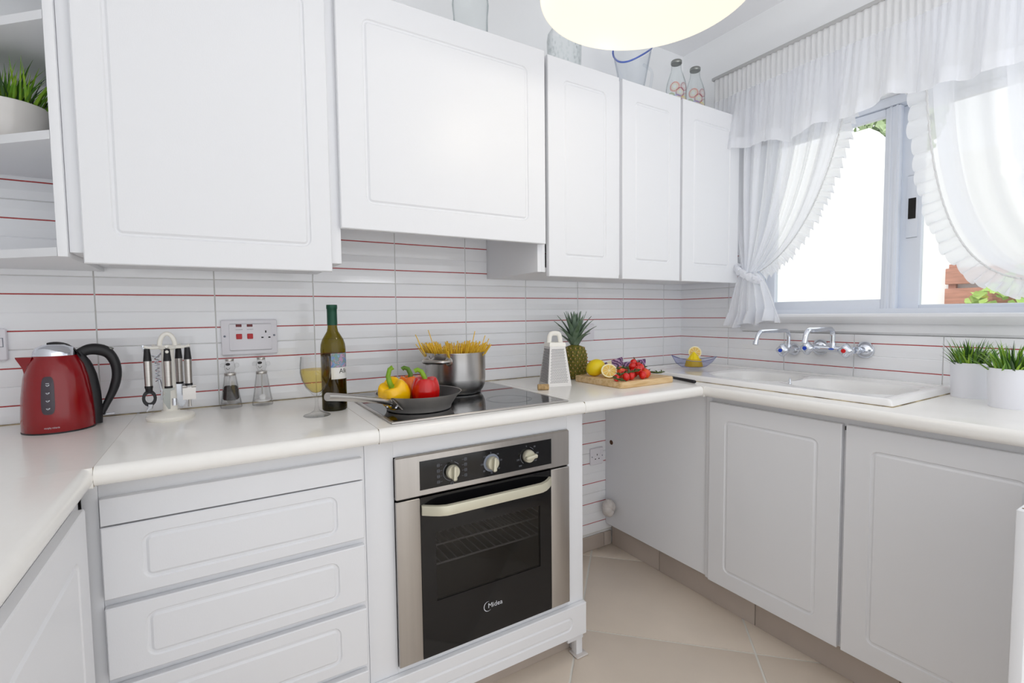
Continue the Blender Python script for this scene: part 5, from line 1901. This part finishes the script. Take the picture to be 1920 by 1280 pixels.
def flower_bottle(c, lb, seed):
    c = Vector(c)
    o = thing('milk_bottle', lb, 'bottle', c)
    MB().lathe([(.0001, .002), (.042, .002), (.045, .006), (.046, .02), (.046, .125), (.042, .15), (.031, .185), (.024, .205), (.022, .222), (.023, .238), (.021, .238), (.020, .222), (.022, .204), (.029, .184), (.040, .149), (.044, .125), (.044, .02), (.0001, .008)], 32, c).build('glass_body', M['jar'], o)
    MB().lathe([(.0235, .236), (.0248, .238), (.0248, .248), (.023, .2505), (.0001, .251)], 24, c).build('metal_cap', M['silvercap'], o)
    va_ = math.atan2(c.x + 2.2488, c.y + 1.86)
    rn = random.Random(seed)

    def on(a, z):
        d_ = Vector((math.sin(va_ + pi - a), math.cos(va_ + pi - a), 0))
        rad = .0464 if z < .126 else .0464 - (z - .126) * .16
        return c + d_ * rad + Vector((0, 0, z))
    for (x_, z_, r_, k1, k2) in ((-.15, .118, .023, 0, 3), (.38, .092, .021, 1, 3), (.10, .060, .023, 2, 3), (-.55, .075, .02, 4, 1), (.85, .118, .02, 1, 0), (.75, .055, .02, 3, 0), (-.45, .03, .022, 0, 2), (.3, .022, .02, 4, 3), (2.2, .09, .023, 0, 3), (3.2, .07, .023, 1, 2), (4.2, .1, .022, 2, 3)):
        fb = MB()
        for ring_, kk, npt in ((r_, k1, 20), (r_ * .55, k2, 12)):
            for i in range(npt):
                a = 2 * pi * i / npt
                q0, q1 = ring_ * .66, ring_
                w_ = ring_ * .09
                ca, sa = math.cos(a), math.sin(a)
                pts = [(q0 * ca - w_ * .4 * -sa, q0 * sa - w_ * .4 * ca), (q1 * ca - w_ * -sa, q1 * sa - w_ * ca), (q1 * ca + w_ * -sa, q1 * sa + w_ * ca), (q0 * ca + w_ * .4 * -sa, q0 * sa + w_ * .4 * ca)]
                fb.add([on(x_ + px / .046, z_ + pz) for px, pz in pts], [(0, 1, 2, 3)], kk)
        fb.build('flower_print', PR, o, recalc=False)


flower_bottle((-.372, -.270, ZC), 'flower-printed glass milk bottle standing beside the jug', 1)
flower_bottle((-.240, -.270, ZC), 'flower-printed glass milk bottle at the curtain end of the cupboards', 2)

# ------------------------------------------------------------------ pendant lamp
lc_ = Vector((-1.312, -.973, 1.985))
lp = thing('pendant_lamp', 'round opal pendant lamp hanging in front of the cupboards', 'lamp', lc_ + Vector((0, 0, .0)))
MB().lathe([(.262, 0), (.255, .018), (.225, .055), (.17, .095), (.10, .125), (.03, .140), (.028, .137), (.099, .121), (.168, .091), (.222, .052), (.251, .017), (.260, 0)], 72, lc_, cap0=False, cap1=False).build('shade', [M['opal']], lp, ang=60)
MB().lathe([(.0001, .012), (.025, .016), (.045, .032), (.052, .055), (.044, .08), (.024, .105), (.02, .125), (.0001, .128)], 32, lc_).build('bulb', M['bulb'], lp)
MB().lathe([(.03, .135), (.032, .15), (.02, .20), (.0001, .205)], 24, lc_).build('lamp_holder', M['brass'], lp)
MB().tube([lc_ + Vector((0, 0, .20)), lc_ + Vector((0, 0, CZ - lc_.z - .02))], .003, 8).build('cord', M['whiteplastic'], lp)
MB().lathe([(.05, CZ - lc_.z), (.05, CZ - lc_.z - .015), (.02, CZ - lc_.z - .03)], 24, lc_).build('ceiling_rose', M['whiteplastic'], lp)
pl_d = bpy.data.lights.new('bulb_light', 'POINT')
pl_d.energy = 2.2
pl_d.color = (1.0, .90, .74)
pl_d.shadow_soft_size = .05
pl_o = bpy.data.objects.new('bulb_light', pl_d)
COL.objects.link(pl_o)
pl_o.location = lc_ + Vector((0, 0, -.02))

# ------------------------------------------------------------------ curtains
RX = -.125
rail = MB().box(RX - .012, RX + .006, -.285, -2.35, 2.322, 2.336, bev=.002)
rl = thing('curtain_rail', 'slim curtain rail on the wall above the window', 'rail', (RX, -1.2, 2.32))
rail.build('rail', mat('rail_grey', (186, 186, 186), .5), rl)
for y in (-.30, -1.3, -2.3):
    MB().box(RX, -.001, y - .008, y + .008, 2.324, 2.334).build('bracket', M['alu'], rl)


def hash01(i):
    return (math.sin(i * 12.9898) * 43758.5453) % 1.0


def fold(s, seed, amp, base=.085):
    """irregular soft folds along length s"""
    v = 0
    for k, (w_, a_) in enumerate(((1 / base, 1.0), (1.73 / base, .45), (.53 / base, .6), (3.1 / base, .18))):
        v += a_ * math.sin(2 * pi * s * w_ + 6.28 * hash01(seed + k) + .8 * math.sin(s * 7 + k))
    return v * amp * .55


va_t = thing('curtain_valance', 'sheer white gathered valance across the top of the window', 'curtain', (RX, -1.2, 2.1))
VY0, VY1 = -.292, -2.30


def path(s):
    """first 12 cm return from the wall, then along the rail"""
    if s < .11:
        return Vector((-.010 - s, VY0, 0)), Vector((0, 1, 0))
    return Vector((RX, VY0 - (s - .11), 0)), Vector((-1, 0, 0))


VL = .11 + (VY0 - VY1)


def val_header(p, q):
    s = p * VL
    c, nrm = path(s)
    z = 2.322 - .105 * q
    off = .0055 * math.sin(2 * pi * s / .0235 + .6 * math.sin(s * 21)) * (.5 + .5 * math.sin(pi * min(max(q, .08), .92))) + .004
    return c + nrm * off + Vector((0, 0, z))


MB().grid(val_header, 900, 6).build('heading_tape', M['tape'], va_t, recalc=False, ang=80)


def val_skirt(p, q):
    s = p * VL
    c, nrm = path(s)
    a = .0055 * math.sin(2 * pi * s / .0235 + .6 * math.sin(s * 21)) * (1 - q) + fold(s, 3, .034 * (.12 + .88 * q ** .9), .15)
    zb = 1.945 + .012 * math.sin(s * 9) + .008 * math.sin(s * 31 + 1) + .010 * math.sin(s * 23)
    z = 2.217 + (zb - 2.217) * q
    return c + nrm * (a + .006 + .02 * q) + Vector((0, fold(s, 9, .006 * q, .06), z))


MB().grid(val_skirt, 620, 12).build('valance_skirt', M['sheer_valance'], va_t, recalc=False, ang=80)
MB().grid(lambda p, q: val_skirt(p, .82 + .18 * q) + Vector((-.0015, 0, 0)), 620, 3).build('hem', M['sheer_valance'], va_t, recalc=False, ang=80)

CX = -.085


def mk_curtain(name, label, cps0, cps1, nfold, skirt, ruffle_sign, seed, amp=.017, ruff_w=.050, bands=()):
    cu = thing(name, label, 'curtain', (CX, cps0[3][0], cps0[3][1]))
    P0 = [Vector((0, a, b)) for a, b in cps0]   # free edge
    P1 = [Vector((0, a, b)) for a, b in cps1]   # wall side edge

    def pt(p, t):
        cp = [P0[i].lerp(P1[i], p) for i in range(4)]
        v = bez(cp, t)
        sq = 1 - .62 * t ** 2.2
        v.x = CX + amp * sq * (math.sin(2 * pi * nfold * p + .9 * math.sin(5 * p + seed)) + .35 * math.sin(2 * pi * nfold * 2.3 * p + seed)) * (.55 + .45 * p) - .006 * math.sin(pi * t)
        return v
    MB().grid(pt, 130, 46).build('curtain_panel', M['sheer'], cu, recalc=False, ang=80)
    for (pa, pb) in bands:
        MB().grid(lambda p, q: pt(pa + (pb - pa) * (p ** 1.0), q) + Vector((-.006, .004 * math.sin(6 * q + pa * 9), 0)), 24, 40).build('gathered_fold', M['sheer'], cu, recalc=False, ang=80)
    # ruffle along the free edge
    N = 420

    def edge(t):
        a = pt(0, t)
        b = pt(0, min(1, t + .01)) - pt(0, max(0, t - .01))
        tg = Vector((0, b.y, b.z)).normalized()
        nrm = Vector((0, tg.z, -tg.y)) * ruffle_sign
        return a, tg, nrm

    def ruf(p, q):
        t = p
        a, tg, nrm = edge(t)
        s = p * 30
        ph = 2 * pi * s * 1.15 + 2.2 * math.sin(s * .7 + seed)
        wv = math.sin(ph) + .5 * math.sin(ph * .47 + 1)
        w_ = ruff_w * (1 + .10 * math.sin(ph + 1.3) + .08 * math.sin(s * 2.1))
        return a + nrm * (w_ * q) + tg * (.010 * q * math.sin(ph + .9)) + Vector((.010 * wv * q ** .8, 0, 0))
    MB().grid(ruf, N, 6).build('ruffle', M['sheer_hem'], cu, recalc=False, ang=80)
    sm_ = MB().tube([edge(i / 160)[0] + Vector((.0025 * math.sin(i * 2.2), 0, 0)) for i in range(161)], .0032, 6)
    sm_.build('gathered_seam', M['tape'], cu)
    if skirt:
        (ya, yb, zt), (yc, yd, zb) = skirt

        def skf(p, q):
            ya_, yb_ = ya + (yc - ya) * q ** .7, yb + (yd - yb) * q ** .7
            y_ = ya_ + (yb_ - ya_) * p
            w_ = .006 + .022 * q
            x_ = CX + w_ * (math.sin(2 * pi * 5.2 * p + 1 + .5 * q) + .4 * math.sin(2 * pi * 11 * p)) - .012
            fl_ = (.012 * math.sin(2 * pi * 13 * p + 2) if q > .75 else 0) * (q - .75) * 4
            z_ = zt + (zb - zt) * q + (.012 * math.sin(2 * pi * 2.6 * p + .8) + .035 * p) * q
            return Vector((x_ + fl_, y_, z_))
        MB().grid(skf, 130, 18).build('curtain_tail', M['sheer'], cu, recalc=False, ang=80)
        MB().grid(lambda p, q: skf(p, .76 + .25 * q) + Vector((-.003 - .012 * q * (1 + math.sin(2 * pi * 15 * p)), 0, 0)), 200, 4).build('tail_ruffle', M['sheer'], cu, recalc=False, ang=80)
        tb = MB()
        ca = Vector((CX - .012, (ya + yb) / 2, zt))
        for sgn in (1,):
            pts = []
            for i in range(49):
                a = 2 * pi * i / 48
                pts.append(ca + Vector((.040 * math.cos(a), .060 * math.sin(a), .042 * math.sin(a) + .006 * math.sin(a * 13))))
            tb.tube(pts, [.010 + .004 * math.sin(i * 1.9) for i in range(49)], 8, flat=1.5)
        tb.build('tie_band', M['sheer_hem'], cu)
    return cu


mk_curtain('tieback_curtain', 'sheer white ruffled curtain tied back beside the wall cupboard',
           [(-.885, 2.25), (-.862, 1.85), (-.742, 1.50), (-.515, 1.385)], [(-.345, 2.25), (-.352, 1.9), (-.372, 1.62), (-.430, 1.385)],
           8.5, ((-.415, -.520, 1.375), (-.350, -.615, 1.125)), 1, 1, bands=((.0, .13), (.34, .46), (.66, .80)))
mk_curtain('tieback_curtain', 'sheer white ruffled curtain swagged in front of the ivy',
           [(-1.115, 2.25), (-1.13, 1.62), (-1.20, 1.00), (-1.72, 1.43)], [(-2.10, 2.25), (-2.06, 1.9), (-1.98, 1.6), (-1.80, 1.43)],
           5.0, ((-1.72, -1.83, 1.42), (-1.62, -1.98, 1.13)), -1, 4, amp=.034, ruff_w=.055, bands=((.02, .07), (.21, .36), (.46, .56)))
